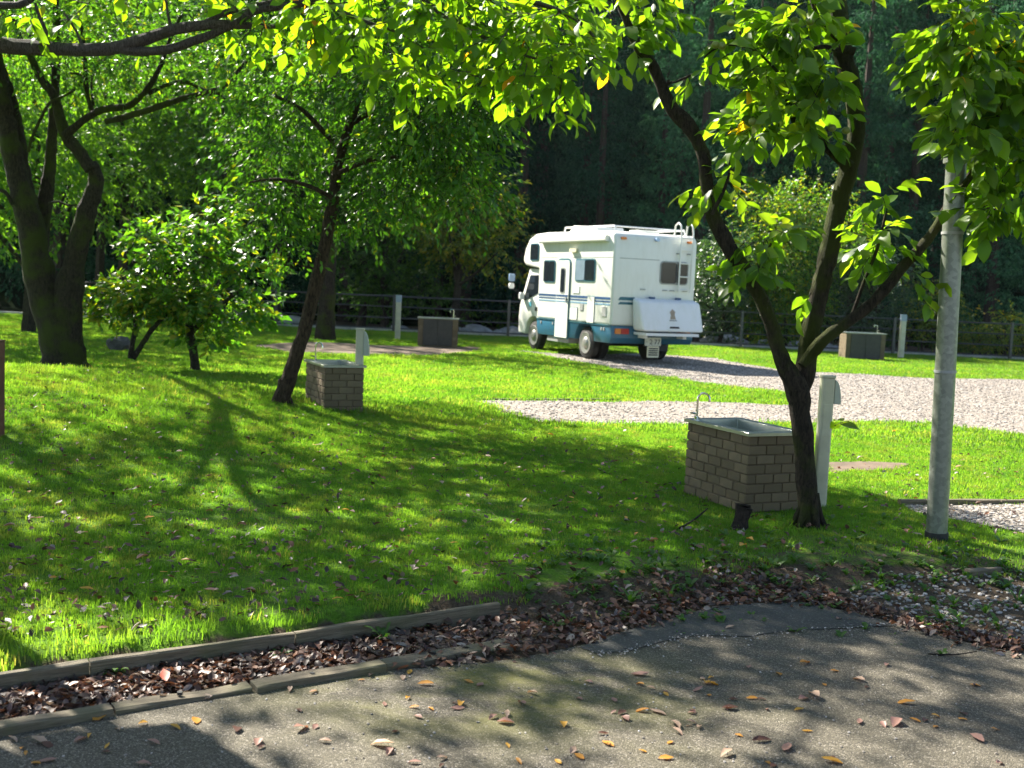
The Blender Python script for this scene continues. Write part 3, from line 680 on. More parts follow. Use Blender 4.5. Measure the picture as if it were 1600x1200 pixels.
# ------------------------------------------------------------------ SMALL LAWN TREES
def bushy(name, label, cat, loc, limbs, cl, leaf, per, m, bark, seed, tw=.25, tintmu=.5, droop=.15, twig=True, k=7, jit=.6, group=None):
    T = thing(name, label, cat, loc, group=group)
    if limbs: shift(limb_mesh(limbs, k, .12, seed), loc).build('trunk', bark, T, smooth=True)
    b0, d0, n0, s0, t0, A0, B0 = sprays(cl, leaf, per, tw, droop, jit=jit, seed=seed, tintmu=tintmu)
    V, Fc, tt = leaf_arrays(b0, d0, n0, s0, t0); obj('crown', rel_mesh('crown', V, Fc, tt, m, loc), T)
    if twig:
        V, Fc = twig_arrays(A0, B0, .005); obj('twigs', rel_mesh('twigs', V, Fc, None, bark, loc), T, kind='stuff')
    return T
loc = gnd(306, 580); d = loc.y
bushy('small_tree', 'small bushy tree with one thin stem and layered glossy leaves on the lawn', 'tree', loc,
      [PX([(306, 584, 9), (304, 560, 7), (300, 535, 7), (296, 505, 6), (300, 460, 5), (306, 400, 4), (312, 340, 2)], d), PX([(298, 520, 5), (340, 480, 4), (380, 450, 2)], d), PX([(300, 460, 4), (260, 420, 3), (225, 400, 2)], d)],
      CL([(290, 400, d, 80, 32, .7, 150), (335, 345, d, 50, 30, .45, 80), (240, 372, d, 45, 24, .4, 66), (385, 415, d, 42, 28, .4, 66), (345, 478, d, 62, 30, .5, 110), (270, 470, d, 50, 28, .45, 80), (400, 480, d + .2, 32, 24, .3, 36), (320, 520, d, 50, 16, .35, 40)]),
      .15, 6, M['leaf_small'], M['bark_dark'], 21, .28, .6)
d = gnd(306, 580).y - .5; loc = Vector(((212 - 800) / F * d, d, 0)); loc.z = tz(loc.x, loc.y)
bushy('clipped_shrub', 'low rounded shrub on two slanting stems between the mossy tree and the small tree', 'shrub', loc,
      [PX([(204, 560, 5), (207, 535, 4), (212, 505, 4), (200, 470, 3)], d), PX([(208, 560, 5), (222, 538, 4), (240, 512, 4), (270, 480, 3)], d)],
      CL([(185, 458, d, 50, 26, .45, 120), (245, 462, d, 60, 32, .5, 170), (295, 470, d, 38, 28, .4, 76), (136, 482, d, 20, 11, .2, 24), (215, 495, d, 60, 14, .4, 50)]),
      .115, 7, M['leaf_small'], M['bark_dark'], 22, .2, .75)

# ------------------------------------------------------------------ PERSIMMON-LIKE TREE AND THE OVERHANGING TREE: large leaves are objects
def leaf_variants(name, m, n_, lo, hi, seed):
    out = []; r = np.random.default_rng(seed)
    for i in range(n_):
        T_, Fc = LEAF8; V = T_.copy(); V[:, 1] *= r.uniform(.85, 1.15); V[:, 2] = V[:, 2] * r.uniform(.5, 1.8) - (V[:, 0] ** 2) * r.uniform(0, .18) + V[:, 1] * r.uniform(-.15, .15)
        tv = lo + (hi - lo) * (i / (n_ - 1)); out.append(np_mesh(name, V, Fc, np.clip(np.full(len(V), tv), 0, 1), m, True))
    return out
def big_leaf_tree(T, loc, cl, leaf, per, m, seed, tw, droop, barkm, tintmu=.45, tintsd=.2, lim=300):
    b0, d0, n0, s0, t0, A0, B0 = sprays(cl, leaf, per, tw, droop, jit=.45, flat=.2, seed=seed, tintmu=tintmu, tintsd=tintsd, shell=.8)
    v = b0 - np.array(CP); dz = v @ np.array(CF); px = 800 + F * (v @ np.array(CR)) / dz; py = 600 - F * (v @ np.array(CU)) / dz
    inv = (px > 0) & (px < 1600) & (py > 0) & (py < 1200) & (dz > 1)
    score = np.where(inv, s0 / np.maximum(dz, .1), -1); score[inv] *= rng.uniform(.9, 1.1, inv.sum())
    order = np.argsort(-score); pick = order[:lim]; pick = pick[score[pick] > 0]; rest = np.ones(len(b0), bool); rest[pick] = False
    vs = leaf_variants('leaf', m, 10, 0, 1, seed)
    L = np.array(loc)
    for i in pick:
        dd = Vector(unit(d0[i])); s_ = Vector(n0[i]).cross(dd).normalized(); u = dd.cross(s_)
        o = bpy.data.objects.new('leaf', vs[int(np.clip(t0[i] * 9.99, 0, 9))]); COL.objects.link(o); o.parent = T
        k = s0[i]; p = b0[i] - L
        o.matrix_basis = Matrix(((dd.x * k, s_.x * k, u.x * k, p[0]), (dd.y * k, s_.y * k, u.y * k, p[1]), (dd.z * k, s_.z * k, u.z * k, p[2]), (0, 0, 0, 1)))
    V, Fc, tt = leaf_arrays(b0[rest], d0[rest], n0[rest], s0[rest], t0[rest], LEAF8)
    obj('foliage', rel_mesh('foliage', V, Fc, tt, m, loc, True), T, kind='stuff')
    V, Fc = twig_arrays(A0, B0, .004); obj('twigs', rel_mesh('twigs', V, Fc, None, barkm, loc), T, kind='stuff')
loc = gnd(1262, 822); DP = loc.y
T = thing('fruit_tree', 'dark crooked tree forking low into three limbs in front of the brick sink', 'tree', loc)
limbs = [PX([(1262, 832, 23), (1261, 800, 19), (1261, 760, 18), (1258, 720, 18), (1254, 680, 18), (1250, 645, 18), (1247, 615, 20), (1240, 590, 20)], DP, 0.88),
         PX([(1247, 625, 17), (1238, 590, 17), (1224, 568, 15), (1216, 545, 13), (1208, 515, 12.5), (1196, 482, 13), (1182, 452, 13), (1164, 425, 14), (1145, 398, 14), (1130, 370, 13), (1114, 340, 12), (1106, 305, 11), (1102, 270, 12), (1098, 240, 12), (1084, 208, 12), (1064, 184, 13), (1046, 164, 12), (1034, 135, 11), (1022, 108, 10), (1004, 84, 10), (990, 60, 8), (978, 30, 7), (966, 0, 6), (955, -40, 5), (940, -110, 4)], DP, 0.88),
         PX([(1248, 620, 17), (1255, 590, 18), (1262, 560, 18), (1266, 525, 17), (1272, 490, 17), (1282, 450, 16), (1292, 410, 17), (1300, 370, 16), (1308, 330, 16), (1320, 290, 16), (1328, 250, 17), (1336, 215, 16), (1338, 180, 15), (1332, 140, 16), (1322, 100, 17), (1314, 60, 17), (1310, 20, 16), (1304, -30, 14), (1296, -100, 11), (1300, -200, 7)], DP + .05, 0.88),
         PX([(1254, 572, 9, DP), (1268, 552, 12, DP), (1288, 530, 11), (1310, 512, 11), (1335, 496, 10), (1358, 478, 10), (1384, 450, 10), (1408, 420, 9.5), (1432, 395, 9), (1456, 365, 9), (1475, 335, 9), (1492, 308, 8), (1508, 285, 7), (1530, 255, 6), (1560, 215, 5), (1590, 150, 4), (1600, 60, 3)], DP - .1, 0.88),
         PX([(1326, 262, 12), (1305, 240, 10), (1282, 225, 9), (1258, 208, 8), (1240, 185, 6), (1230, 150, 5), (1222, 110, 4)], DP - .15, 0.88),
         PX([(1316, 60, 11), (1296, 40, 9), (1280, 20, 8), (1265, -20, 6)], DP - .1, 0.88),
         PX([(1335, 70 + 10, 8), (1312, 76, 7), (1290, 72, 5), (1262, 78, 3)], DP - .2, 0.88),
         PX([(1500, 296, 5), (1540, 240, 4), (1560, 180, 4), (1570, 110, 3), (1562, 40, 3)], DP - .3, 0.88),
         PX([(1112, 335, 4), (1130, 300, 3), (1140, 270, 2)], DP - .1, 0.88), PX([(1170, 435, 4), (1190, 410, 3), (1205, 380, 2)], DP - .15, 0.88),
         PX([(1330, 498, 4), (1350, 440, 3), (1370, 390, 3), (1385, 330, 2)], DP, 0.88), PX([(1035, 130, 3), (1055, 128, 2), (1085, 115, 2)], DP, 0.88),
         PX([(1222, 120, 3), (1180, 80, 2), (1130, 70, 2), (1100, 90, 1.5)], DP - .2, 0.88)]
limbs += root_flare(1262, 826, DP, 18, 6, 8)
shift(limb_mesh(limbs, 12, .13, 9), loc).build('trunk', M['bark_moss'], T, smooth=True)
cl = CL([(1240, 30, DP - .2, 75, 55, .5, 40), (1205, 120, DP - .2, 55, 65, .45, 38), (1155, 60, DP - .2, 25, 40, .2, 10), (1250, 180, DP - .2, 60, 45, .4, 26), (1290, 110, DP - .3, 25, 60, .2, 16), (1170, 205, DP - .1, 32, 26, .25, 16), (1255, 60, DP, 55, 50, .3, 14),
         (1125, 285, DP - .1, 30, 18, .2, 8), (1200, 372, DP - .1, 40, 22, .2, 12), (1180, 415, DP - .2, 24, 14, .2, 5), (1375, 375, DP, 38, 45, .25, 17), (1372, 310, DP, 16, 20, .12, 4),
         (1530, 95, DP - .4, 80, 85, .5, 88), (1560, 215, DP - .3, 60, 70, .4, 56), (1555, 325, DP - .3, 52, 36, .3, 30), (1505, 195, DP - .85, 26, 34, .12, 12), (1500, 110, DP - .85, 26, 50, .12, 14), (1495, 30, DP - .85, 30, 40, .12, 12), (1465, 60, DP - .2, 34, 45, .25, 26), (1610, 120, DP - .4, 55, 140, .4, 60),
         (975, 45, DP, 38, 40, .25, 20), (1020, 5, DP, 45, 22, .25, 14), (1085, 112, DP, 14, 10, .1, 3), (1415, 430, DP - .1, 20, 12, .15, 3), (1275, 458, DP - .2, 8, 8, .06, 1), (1300, 665, DP - .1, 6, 6, .05, 1),
         (1200, -190, DP, 150, 80, .8, 60), (1480, -170, DP, 150, 90, .8, 70), (1010, -120, DP, 90, 50, .5, 24)])
big_leaf_tree(T, loc, cl, .135, 6, M['leaf_big'], 31, .17, .35, M['bark_dark'], .45, .17)
fr = [(1142, 36), (1266, 34), (1242, 32), (1118, 70), (1128, 72), (1300, 200), (1322, 204), (1176, 190), (1262, 186)]
for q in fr:
    p = at(q[0], q[1], DP - .35); bm = bmesh.new(); bmesh.ops.create_uvsphere(bm, u_segments=10, v_segments=7, radius=.028)
    for v in bm.verts: v.co.z *= .85
    for f in bm.faces: f.smooth = True
    me = bpy.data.meshes.new('fruit'); bm.to_mesh(me); bm.free(); me.materials.append(M.setdefault('fruit', plain('green_fruit', (.16, .20, .03), .4)))
    obj('fruit', me, T, p - loc)

# overhanging tree whose trunk stands just outside the frame on the left
DO = 5.0
loc = Vector((-3.75, 5.35, tz(-3.75, 5.35)))
T = thing('overhanging_tree', 'tree beyond the edge whose bare grey branch and sunlit leaves hang across the top', 'tree', loc)
b1 = at(-60, 52, DO + .1)
limbs = [[(loc + Vector((0, 0, -.05)), .17), (loc + Vector((.03, .05, .5)), .13), (loc + Vector((-.05, 0, 1.3)), .12), (loc + Vector((-.1, .1, 2.2)), .10), (loc + Vector((0, .1, 3.2)), .08), (loc + Vector((.3, .2, 4.3)), .05)],
         [(loc + Vector((-.07, .02, 1.6)), .08), (loc + Vector((.35, -.1, 2.1)), .06), (b1, .042)] + PX([(0, 70, 13.5), (50, 74, 12), (100, 77, 10), (150, 78, 10), (190, 73, 10), (230, 60, 9), (270, 47, 9), (310, 40, 8), (350, 38, 7), (395, 40, 5), (430, 42, 3)], DO),
         PX([(185, 75, 8), (215, 80, 7), (260, 78, 7), (300, 65, 7), (340, 50, 6), (372, 34, 6), (400, 16, 6), (440, 10, 6), (490, 2, 6), (560, -14, 5), (640, -20, 5), (740, -15, 4), (840, 5, 4), (900, 30, 3), (930, 60, 2)], DO),
         PX([(318, 38, 5), (345, 22, 5), (380, 12, 5), (420, 4, 4), (480, -20, 4)], DO),
         PX([(640, -20, 4), (700, 30, 3), (760, 60, 3), (830, 90, 2), (880, 100, 2)], DO), PX([(500, 0, 3), (560, 30, 3), (620, 50, 2), (660, 75, 2)], DO), PX([(740, -15, 3), (800, 20, 2), (870, 60, 2)], DO + .1),
         [(loc + Vector((-.1, .1, 2.3)), .07), (loc + Vector((.6, -.2, 2.9)), .05)] + PX([(0, 8, 6), (70, -15, 5), (200, -60, 4), (420, -80, 4), (650, -90, 3)], DO),
         [(loc + Vector((0, .1, 3.2)), .06), (loc + Vector((1.2, -.2, 3.9)), .025), (loc + Vector((2.6, -.4, 4.3)), .014), (loc + Vector((4.2, -.5, 4.3)), .006)],
         [(loc + Vector((0, .1, 3.3)), .05), (loc + Vector((.6, 1.3, 4.2)), .025), (loc + Vector((2.2, 2.1, 4.7)), .014), (loc + Vector((3.7, 2.3, 4.8)), .006)],
         [(loc + Vector((0, .1, 3.0)), .05), (loc + Vector((.8, -1.4, 3.6)), .02), (loc + Vector((2.0, -2.4, 4.0)), .01)],
         PX([(66, 75, 4), (72, 50, 3), (62, 28, 3), (55, 5, 2)], DO), PX([(130, 78, 3), (120, 50, 2), (100, 20, 2)], DO), PX([(268, 48, 3), (262, 20, 2), (258, -8, 2)], DO)]
limbs += [[(loc + Vector((0, .1, 3.2)), .05), (loc + Vector((-1.2, 1.2, 4.4)), .03), (loc + Vector((-2.8, 2.4, 4.9)), .015)], [(loc + Vector((.6, 1.3, 4.2)), .03), (loc + Vector((.8, 2.8, 4.8)), .02), (loc + Vector((1.0, 4.2, 5.0)), .01)]]  # extra limbs out of frame, carrying the added shade foliage
limbs += [[(loc + Vector((math.cos(a) * .08, math.sin(a) * .08, .25)), .07), (loc + Vector((math.cos(a) * .3, math.sin(a) * .3, -.05)), .02)] for a in (0, 1.3, 2.6, 3.9, 5.2)]
shift(limb_mesh(limbs, 10, .10, 5), loc).build('trunk', M['bark_grey'], T, smooth=True)
cl = CL([(700, 25, DO, 150, 34, .35, 56), (830, 65, DO, 90, 50, .35, 42), (560, 40, DO, 90, 36, .35, 28), (640, 110, DO, 45, 35, .2, 12), (890, 100, DO, 45, 36, .25, 15), (780, 120, DO, 60, 30, .25, 16), (480, 20, DO, 60, 25, .3, 16), (415, 30, DO, 30, 24, .15, 6), (655, 132, DO, 14, 12, .1, 3), (865, 160, DO, 24, 14, .12, 4),
         (880, 20, DO, 60, 30, .3, 22), (50, 28, DO, 50, 18, .15, 6), (165, 12, DO, 40, 12, .12, 3), (330, 15, DO, 40, 15, .15, 3),
         (700, -50, DO, 220, 40, .6, 60), (400, -90, DO, 240, 50, .6, 50), (150, -120, DO, 200, 60, .7, 50)])
c2 = shade_canopy(-8.5, .6, 4.6, 10.2, 4.5, 5.4, 3400, seed=6)  # unseen foliage added to dapple the road and verge with shade
big_leaf_tree(T, loc, cl + c2, .082, 6, M['leaf_cherry'], 32, .17, .32, M['bark_grey'], .48, .165)

# ------------------------------------------------------------------ BACKGROUND TREES
def broadleaf(label, x, y, h, r, n_, leaf, m, seed, tintmu=.45, bark='bark_dark', name='broadleaf_tree', base=.25, trunk_r=.14, cat='tree', group=None, ncl=9, per=6):
    z = tz(x, y); loc = Vector((x, y, z)); rr = random.Random(seed); cl = []; limbs = []
    top = Vector((x + rr.uniform(-.4, .4), y + rr.uniform(-.3, .3), z + h * .8))
    limbs.append([(loc + Vector((0, 0, -.1)), trunk_r * 1.3), (loc + Vector((rr.uniform(-.1, .1), 0, h * .2)), trunk_r), (loc.lerp(top, .6) + Vector((rr.uniform(-.2, .2), 0, 0)), trunk_r * .7), (top, trunk_r * .25)])
    for i in range(ncl):
        a = rr.uniform(0, 2 * PI); q = math.sqrt(rr.random()) * r * .72; hz = z + h * (base + (1 - base) * rr.uniform(.12, .88)); s_ = 1 - .35 * abs((hz - z) / h - .55) * 2
        c = Vector((x + math.cos(a) * q * s_, y + math.sin(a) * q * s_ * .8, hz)); k = r * rr.uniform(.36, .6)
        cl.append((c.x, c.y, c.z, k, k * .9, k * .75, n_ / ncl)); st = loc.lerp(top, max(.15, min(.9, (hz - z) / h - .15)))
        limbs.append([(st, trunk_r * .5), (st.lerp(c, .5) + Vector((0, 0, -.05 * r)), trunk_r * .3), (c, trunk_r * .12)])
    cl.append((x, y, z + h * (.5 + base / 2), r * .6, r * .5, h * (1 - base) * .48, n_ * .4))
    return bushy(name, label, cat, loc, limbs, cl, leaf, per, m, M[bark], seed, .35, tintmu, .25, False, 6, group=group)
BG = 'broadleaf trees behind the fence'
LBS = ['broadleaf tree beyond the left edge of the lawn behind the mossy tree', 'bright leafy tree seen between the two trunks of the mossy tree', 'bright leafy tree rising right behind the mossy tree fork', 'tall leafy tree behind the left trunk of the mossy tree', 'leafy tree behind the fence just above the small bushy tree', 'tall leafy tree behind the fence between mossy tree and small tree', 'shaded leafy tree behind the fence left of the leaning tree', 'dark leafy tree behind the fence right of the leaning tree', 'tallest leafy tree furthest back above the small bushy tree', 'tall leafy tree far behind at the left edge']
lb = 'bright green broadleaf tree standing behind the far fence on the left'
for i, (px, y, h, r, mm, tm) in enumerate([(-120, 22, 8.5, 3.2, 'leaf_mid', .75), (40, 25, 9, 3.3, 'leaf_mid', .85), (190, 27, 9.5, 3.4, 'leaf_mid', .7), (-20, 31, 12, 4, 'leaf_mid', .8), (330, 30, 10, 3.4, 'leaf_mid', .65), (150, 35, 13, 4.2, 'leaf_mid', .7), (430, 36.5, 11, 3.6, 'leaf_mid', .5), (560, 38, 12, 3.8, 'leaf_mid', .4), (300, 39.5, 14, 4.3, 'leaf_mid', .5), (-150, 38, 14, 4.2, 'leaf_mid', .6)]):
    y = y if y > 33.6 or px < 60 else max(y, 34.6)
    x = (px - 800) / F * y
    broadleaf(LBS[i], x, y, h, r, 1300, .17, M[mm], 100 + i, tm, group=BG)
broadleaf('yellow-green tree behind the fence just left of the camper', (705 - 800) / F * 35.5, 35.5, 5.4, 2.3, 900, .16, M['leaf_yellow'], 130, .55, base=.38)
broadleaf('dark low tree behind the fence below the yellow-green tree', (600 - 800) / F * 36.5, 36.5, 4.4, 2.4, 800, .16, M['leaf_mid'], 131, .2, base=.15)
# trunk behind the leaning tree
p = gnd(506, 532)
bushy('mossy_trunk_tree', 'straight mossy trunk rising behind the leaning tree at the fence', 'tree', p,
      [[(p + Vector((0, 0, -.05)), .28), (p + Vector((.03, 0, .8)), .22), (p + Vector((.05, 0, 2.5)), .2), (p + Vector((.1, 0, 5)), .16), (p + Vector((.0, 0, 8)), .09)]],
      [(p.x, p.y, p.z + 6.5, 2.4, 2.0, 1.8, 500), (p.x - 1.2, p.y, p.z + 5.0, 1.4, 1.2, 1.0, 200), (p.x + 1.5, p.y, p.z + 5.4, 1.4, 1.2, 1.0, 200)], .15, 6, M['leaf_mid'], M['bark_moss'], 140, .3, .55, .3, False)
# shrubs behind the camper
for px, y, hh, rr_, n_, mm, sd, lab, tm in ((1225, 31.5, 5.4, 2.4, 2500, 'leaf_small', 150, 'big rounded shrub with a sunlit top behind the fence right of the camper', .75),
                                     (1120, 33.9, 3.6, 1.9, 1500, 'grey_leaf', 151, 'dull green shrub touching the rear corner of the camper', .45),
                                     (1345, 34.6, 3.3, 1.8, 1100, 'grey_leaf', 152, 'dark shrub behind the right-hand far sink', .4)):
    broadleaf(lab, (px - 800) / F * max(y, 34.2), max(y, 34.2), hh, rr_, n_, .11, M[mm], sd, tm, name='shrub', base=.02, trunk_r=.06, cat='shrub', ncl=14, per=6)
for px, y, hh, rr_, n_, sd, lab in ((1440, 34.1, 2.5, 1.0, 190, 153, 'small light green sapling behind the fence beside the far white post'), (1568, 34.0, 1.7, 1.0, 160, 154, 'thin pale green sapling behind the fence right of the lamp post'), (1515, 34.2, 1.1, .8, 120, 155, 'low leafy sapling between the two pale saplings behind the fence')):
    broadleaf(lab, (px - 800) / F * y, y, hh, rr_, n_, .12, M['leaf_yellow'], sd, .45, name='sapling', base=.05, trunk_r=.03, cat='sapling', ncl=7)
# cedars
def cedar_crown(seed, h=17, r0=2.6):
    r = np.random.default_rng(seed); cl = []
    for k in range(84):
        t = r.uniform(.0, 1) ** .9; z = h * (.07 + .91 * t) ; rad = r0 * (1 - t) ** .6 * r.uniform(.45, 1.0); a = r.uniform(0, 6.28); s_ = (.38 + .62 * (1 - t)) * r.uniform(.7, 1.25)
        cl.append((rad * math.cos(a), rad * math.sin(a), z, s_, s_, s_ * .6, 44 * s_ + 8))
    b0, d0, n0, s0, t0, A0, B0 = sprays(cl, .17, 5, .26, .6, seed=seed, tintmu=.5, shell=.25)
    V, Fc, tt = leaf_arrays(b0, d0, n0, s0, t0); return np_mesh('crown', V, Fc, tt, M['cedar'])
crowns = [cedar_crown(200 + i, 17 + i % 3, 2.5 + .25 * (i % 3)) for i in range(5)]
tr = MB().tube([(0, 0, -.6), (0, 0, 1), (.04, 0, 7), (0, .05, 13), (0, 0, 18.5)], [.32, .26, .2, .13, .03], 8)
t0_ = thing('cedar_tree', 'tall dark cedar standing in the shaded forest on the hillside', 'tree', (0, 0, 0), group='cedars of the hillside forest')
tr.build('trunk', M['bark_cedar'], t0_, smooth=True); obj('crown', crowns[0], t0_)
first = True; rr = random.Random(4)
for row, (y, sp) in enumerate(((43, 3.0), (45.5, 3.0), (49, 3.4), (54, 3.6), (60, 4.0), (67, 4.4), (75, 5))):
    half = .5 * y + 2.5; x = -half + rr.uniform(0, 1.5)
    while x < half:
        xx = x + rr.uniform(-.7, .7); yy = y + rr.uniform(-1.6, 1.6)
        if not (row == 0 and xx < -6):
            o = t0_ if first else copy_tree(t0_); first = False
            o.location = (xx, yy, tz(xx, yy)); o.rotation_euler = (0, 0, rr.uniform(0, 6.28)); k = rr.uniform(.85, 1.2) * (.84 if row < 2 else 1); o.scale = (k, k, k * rr.uniform(.95, 1.1) * (.88 if row < 2 else 1))
            for c in o.children:
                if c.name.startswith('crown'): c.data = rr.choice(crowns)
        x += sp
# undergrowth beyond the fence and river rocks
cl = []
for i in range(60):
    x = rr.uniform(-19, 19); y = rr.uniform(41, 48)
    if rr.random() < .6: cl.append((x, y, tz(x, y) + .5, rr.uniform(.7, 1.6), .8, rr.uniform(.5, 1.2), 60))
b0, d0, n0, s0, t0, A0, B0 = sprays(cl, .2, 6, .35, .2, seed=77, tintmu=.4)
V, Fc, tt = leaf_arrays(b0, d0, n0, s0, t0); obj('undergrowth', np_mesh('undergrowth', V, Fc, tt, M['leaf_mid']), kind='stuff', label='dark leafy undergrowth at the foot of the forest')
def rock_mesh(seed, m):
    bm = bmesh.new(); bmesh.ops.create_icosphere(bm, subdivisions=2, radius=.5)
    for v in bm.verts: v.co *= 1 + .5 * mnoise.noise(v.co * 2 + Vector((seed * 5, 0, 0))); v.co.z *= .65
    me = bpy.data.meshes.new('rock'); bm.to_mesh(me); bm.free(); me.materials.append(m); return me
rms = [rock_mesh(i, M['rock']) for i in range(5)]
for i in range(70):
    x = rr.uniform(-17, 12); y = rr.uniform(35.2, 40.5); s_ = rr.uniform(.35, 1.1)
    o = obj('river_rock', rms[i % 5], None, (x, y, tz(x, y) + .1), label='grey rock lying on the riverbank beyond the dark fence', category='rock', group='rocks beyond the fence')
    o.rotation_euler = (rr.uniform(-.3, .3), rr.uniform(-.3, .3), rr.uniform(0, 6)); o.scale = (s_ * 1.2, s_, s_ * .8)
p = gnd(188, 548); o = obj('dark_stone', rock_mesh(9, M['darkrock']), None, p + Vector((0, 0, .12)), label='dark round stone lying under the low clipped shrub', category='stone'); o.scale = (.5, .4, .5)

# ------------------------------------------------------------------ FENCE
FY = 33.0
ft = thing('fence', 'long dark iron fence with four rails along the far edge of the field', 'fence', (0, FY, 0))
pxs = [427 - 181 * k for k in range(1, 3)] + [427, 611, 790, 973, 1154, 1392, 1575, 1758]
pm = MB().box(-.035, .035, -.035, .035, -.02, 1.17); 
for q in pxs:
    x = (q - 800) / F * FY; MB().box(-.04, .04, -.04, .04, -.05, 1.14).build('fence_post', M['iron'], ft, .006).location = (x, 0, tz(x, FY))
fx = [(q - 800) / F * FY for q in pxs]
for a, b_ in zip(fx[:-1], fx[1:]):
    for hz in (1.09, .78, .44, .12):
        MB().tube([(a + .043, 0, hz), (b_ - .043, 0, hz)], .026 if hz > 1 else .02, 6).build('rail', M['iron'], ft)

# ------------------------------------------------------------------ SINKS
def sink(name, label, A, L, W_, H, rot, courses, faucet_at, door=False, group=None, bricks=True):
    """local x = short side (0..W_), local y = long side (0..L), origin at the near-left ground corner"""
    T = thing(name, label, 'sink', A, rot, group)
    hc = H / courses; th = .035; g = .008; ms = {}
    MB().box(g + .004, W_ - g - .004, g + .004, L - g - .004, -.06, H - .13).build('core', M['mortar'], T)
    # mortar walls round the basin
    MB().box(g + .004, .05, g + .004, L - g - .004, H - .13, H).box(W_ - .05, W_ - g - .004, g + .004, L - g - .004, H - .13, H).box(.05, W_ - .05, g + .004, .05, H - .13, H).box(.05, W_ - .05, L - .05, L - g - .004, H - .13, H).build('core', M['mortar'], T)
    r = random.Random(int(A[0] * 100)); lst = []
    def face(n_len, make):
        for c in range(courses):
            xs_ = [0]; bl = hc * 2.25; p = bl * (.5 if c % 2 else 1.0)
            while p < n_len - bl * .3: xs_.append(p); p += bl * r.uniform(.92, 1.08)
            xs_.append(n_len)
            for a, b_ in zip(xs_[:-1], xs_[1:]): make(a + .0035, b_ - .0035, c * hc + .004, (c + 1) * hc - .004, r.uniform(-.003, .003))
    if door:
        pw = .13
        for y0 in (0,):
            pass
    def add(bx):
        lst.append(bx)
    face(L, lambda a, b_, z0, z1, o: add((-o, th, a, b_, z0, z1)))             # x=0 side
    face(W_, lambda a, b_, z0, z1, o: add((a, b_, -.002 - o, th, z0, z1)) if not (door) else None)
    face(L, lambda a, b_, z0, z1, o: add((W_ - th, W_ + o, a, b_, z0, z1)))
    face(W_, lambda a, b_, z0, z1, o: add((a, b_, L - th, L + .002 + o, z0, z1)))
    if bricks:
        for b_ in lst:
            MB().box(b_[0] - (b_[0] + b_[1]) / 2, b_[1] - (b_[0] + b_[1]) / 2, b_[2] - (b_[2] + b_[3]) / 2, b_[3] - (b_[2] + b_[3]) / 2, b_[4] - (b_[4] + b_[5]) / 2, b_[5] - (b_[4] + b_[5]) / 2).build('brick', M['brick'], T, .0045, seg=1).location = ((b_[0] + b_[1]) / 2, (b_[2] + b_[3]) / 2, (b_[4] + b_[5]) / 2)
    else:
        mb = MB()
        for b_ in lst: mb.box(*b_)
        mb.build('brickwork', M['brick'], T, 0, kind='stuff')
    if door:
        dd = MB().box(.13, W_ / 2 - .004, -.02, .03, .04, H - .02); dd.build('door', M['dark_panel'], T, .004)
        MB().box(W_ / 2 + .004, W_ - .13, -.02, .03, .04, H - .02).build('door', M['dark_panel'], T, .004)
        for x0, x1 in ((0, .125), (W_ - .125, W_)):
            for c in range(courses): MB().box(x0 + .002, x1 - .002, -.012, th, c * hc + .004, (c + 1) * hc - .004).build('brick', M['brick'], T, .003, seg=1)
    # steel top: rim of four strips, lipped, with a pressed basin
    o = .022; z0, z1 = H, H + .027; rim = .055
    m_ = MB(); V = []
    def ring(a, b_, c, d, z): return [(a, c, z), (b_, c, z), (b_, d, z), (a, d, z)]
    rings = [ring(-o, W_ + o, -o, L + o, z0), ring(-o, W_ + o, -o, L + o, z1), ring(rim, W_ - rim, rim, L - rim, z1), ring(rim + .012, W_ - rim - .012, rim + .012, L - rim - .012, z1 - .11)]
    for q in rings: V += q
    Fc = [(i * 4 + j, i * 4 + (j + 1) % 4, i * 4 + 4 + (j + 1) % 4, i * 4 + 4 + j) for i in range(3) for j in range(4)] + [(12, 13, 14, 15)]
    m_.add(V, Fc); m_.build('basin', M['steel'], T, .003, seg=1)
    MB().tube([(W_ / 2, L / 2, z1 - .109), (W_ / 2, L / 2, z1 - .104)], .022, 10).build('drain', M['black'], T)
    fx_, fy_, sx, sy = faucet_at
    fo = MB().tube([(fx_, fy_, z1), (fx_, fy_, z1 + .025)], .02, 10).tube([(fx_, fy_, z1 + .02), (fx_, fy_, z1 + .15), (fx_, fy_, z1 + .17)] + [(fx_ + sx * .045 * (1 - math.cos(a)), fy_ + sy * .045 * (1 - math.cos(a)), z1 + .17 + .045 * math.sin(a)) for a in (.5, 1.0, 1.57, 2.1, 2.7, 3.14)] + [(fx_ + sx * .09, fy_ + sy * .09, z1 + .145)], .009, 8)
    f_ = fo.build('faucet', M['chrome'], T, smooth=True)
    MB().tube([(fx_, fy_, z1 + .045), (fx_ - sx * .035, fy_ - sy * .035, z1 + .05), ], .008, 6).box(fx_ - sx * .035 - .018, fx_ - sx * .035 + .018, fy_ - sy * .035 - .006, fy_ - sy * .035 + .006, z1 + .045, z1 + .058).build('tap_handle', M['chrome'], f_)
    return T
M['dark_panel'] = plain('dark_cupboard_door', (.05, .045, .038), .6, 0, .2, 10)
A_ = gnd(1163, 802); Bk = gnd(1066, 786)
dirv = Vector((Bk.x - A_.x, Bk.y - A_.y)); Ls = dirv.length; rot = math.atan2(dirv.y, dirv.x) - PI / 2
print('sink1', A_, Bk, Ls, math.degrees(rot), 'DP', DP, 'DB', DB, 'DL', DL)
A_.z = 0
sink('brick_sink', 'nearest brown brick sink with a steel basin, behind the forked dark tree', A_, .80, .50, .575, math.radians(25), 8, (.03, .72, .8, -.6))
A2 = gnd(506, 640); A2.z = -.02
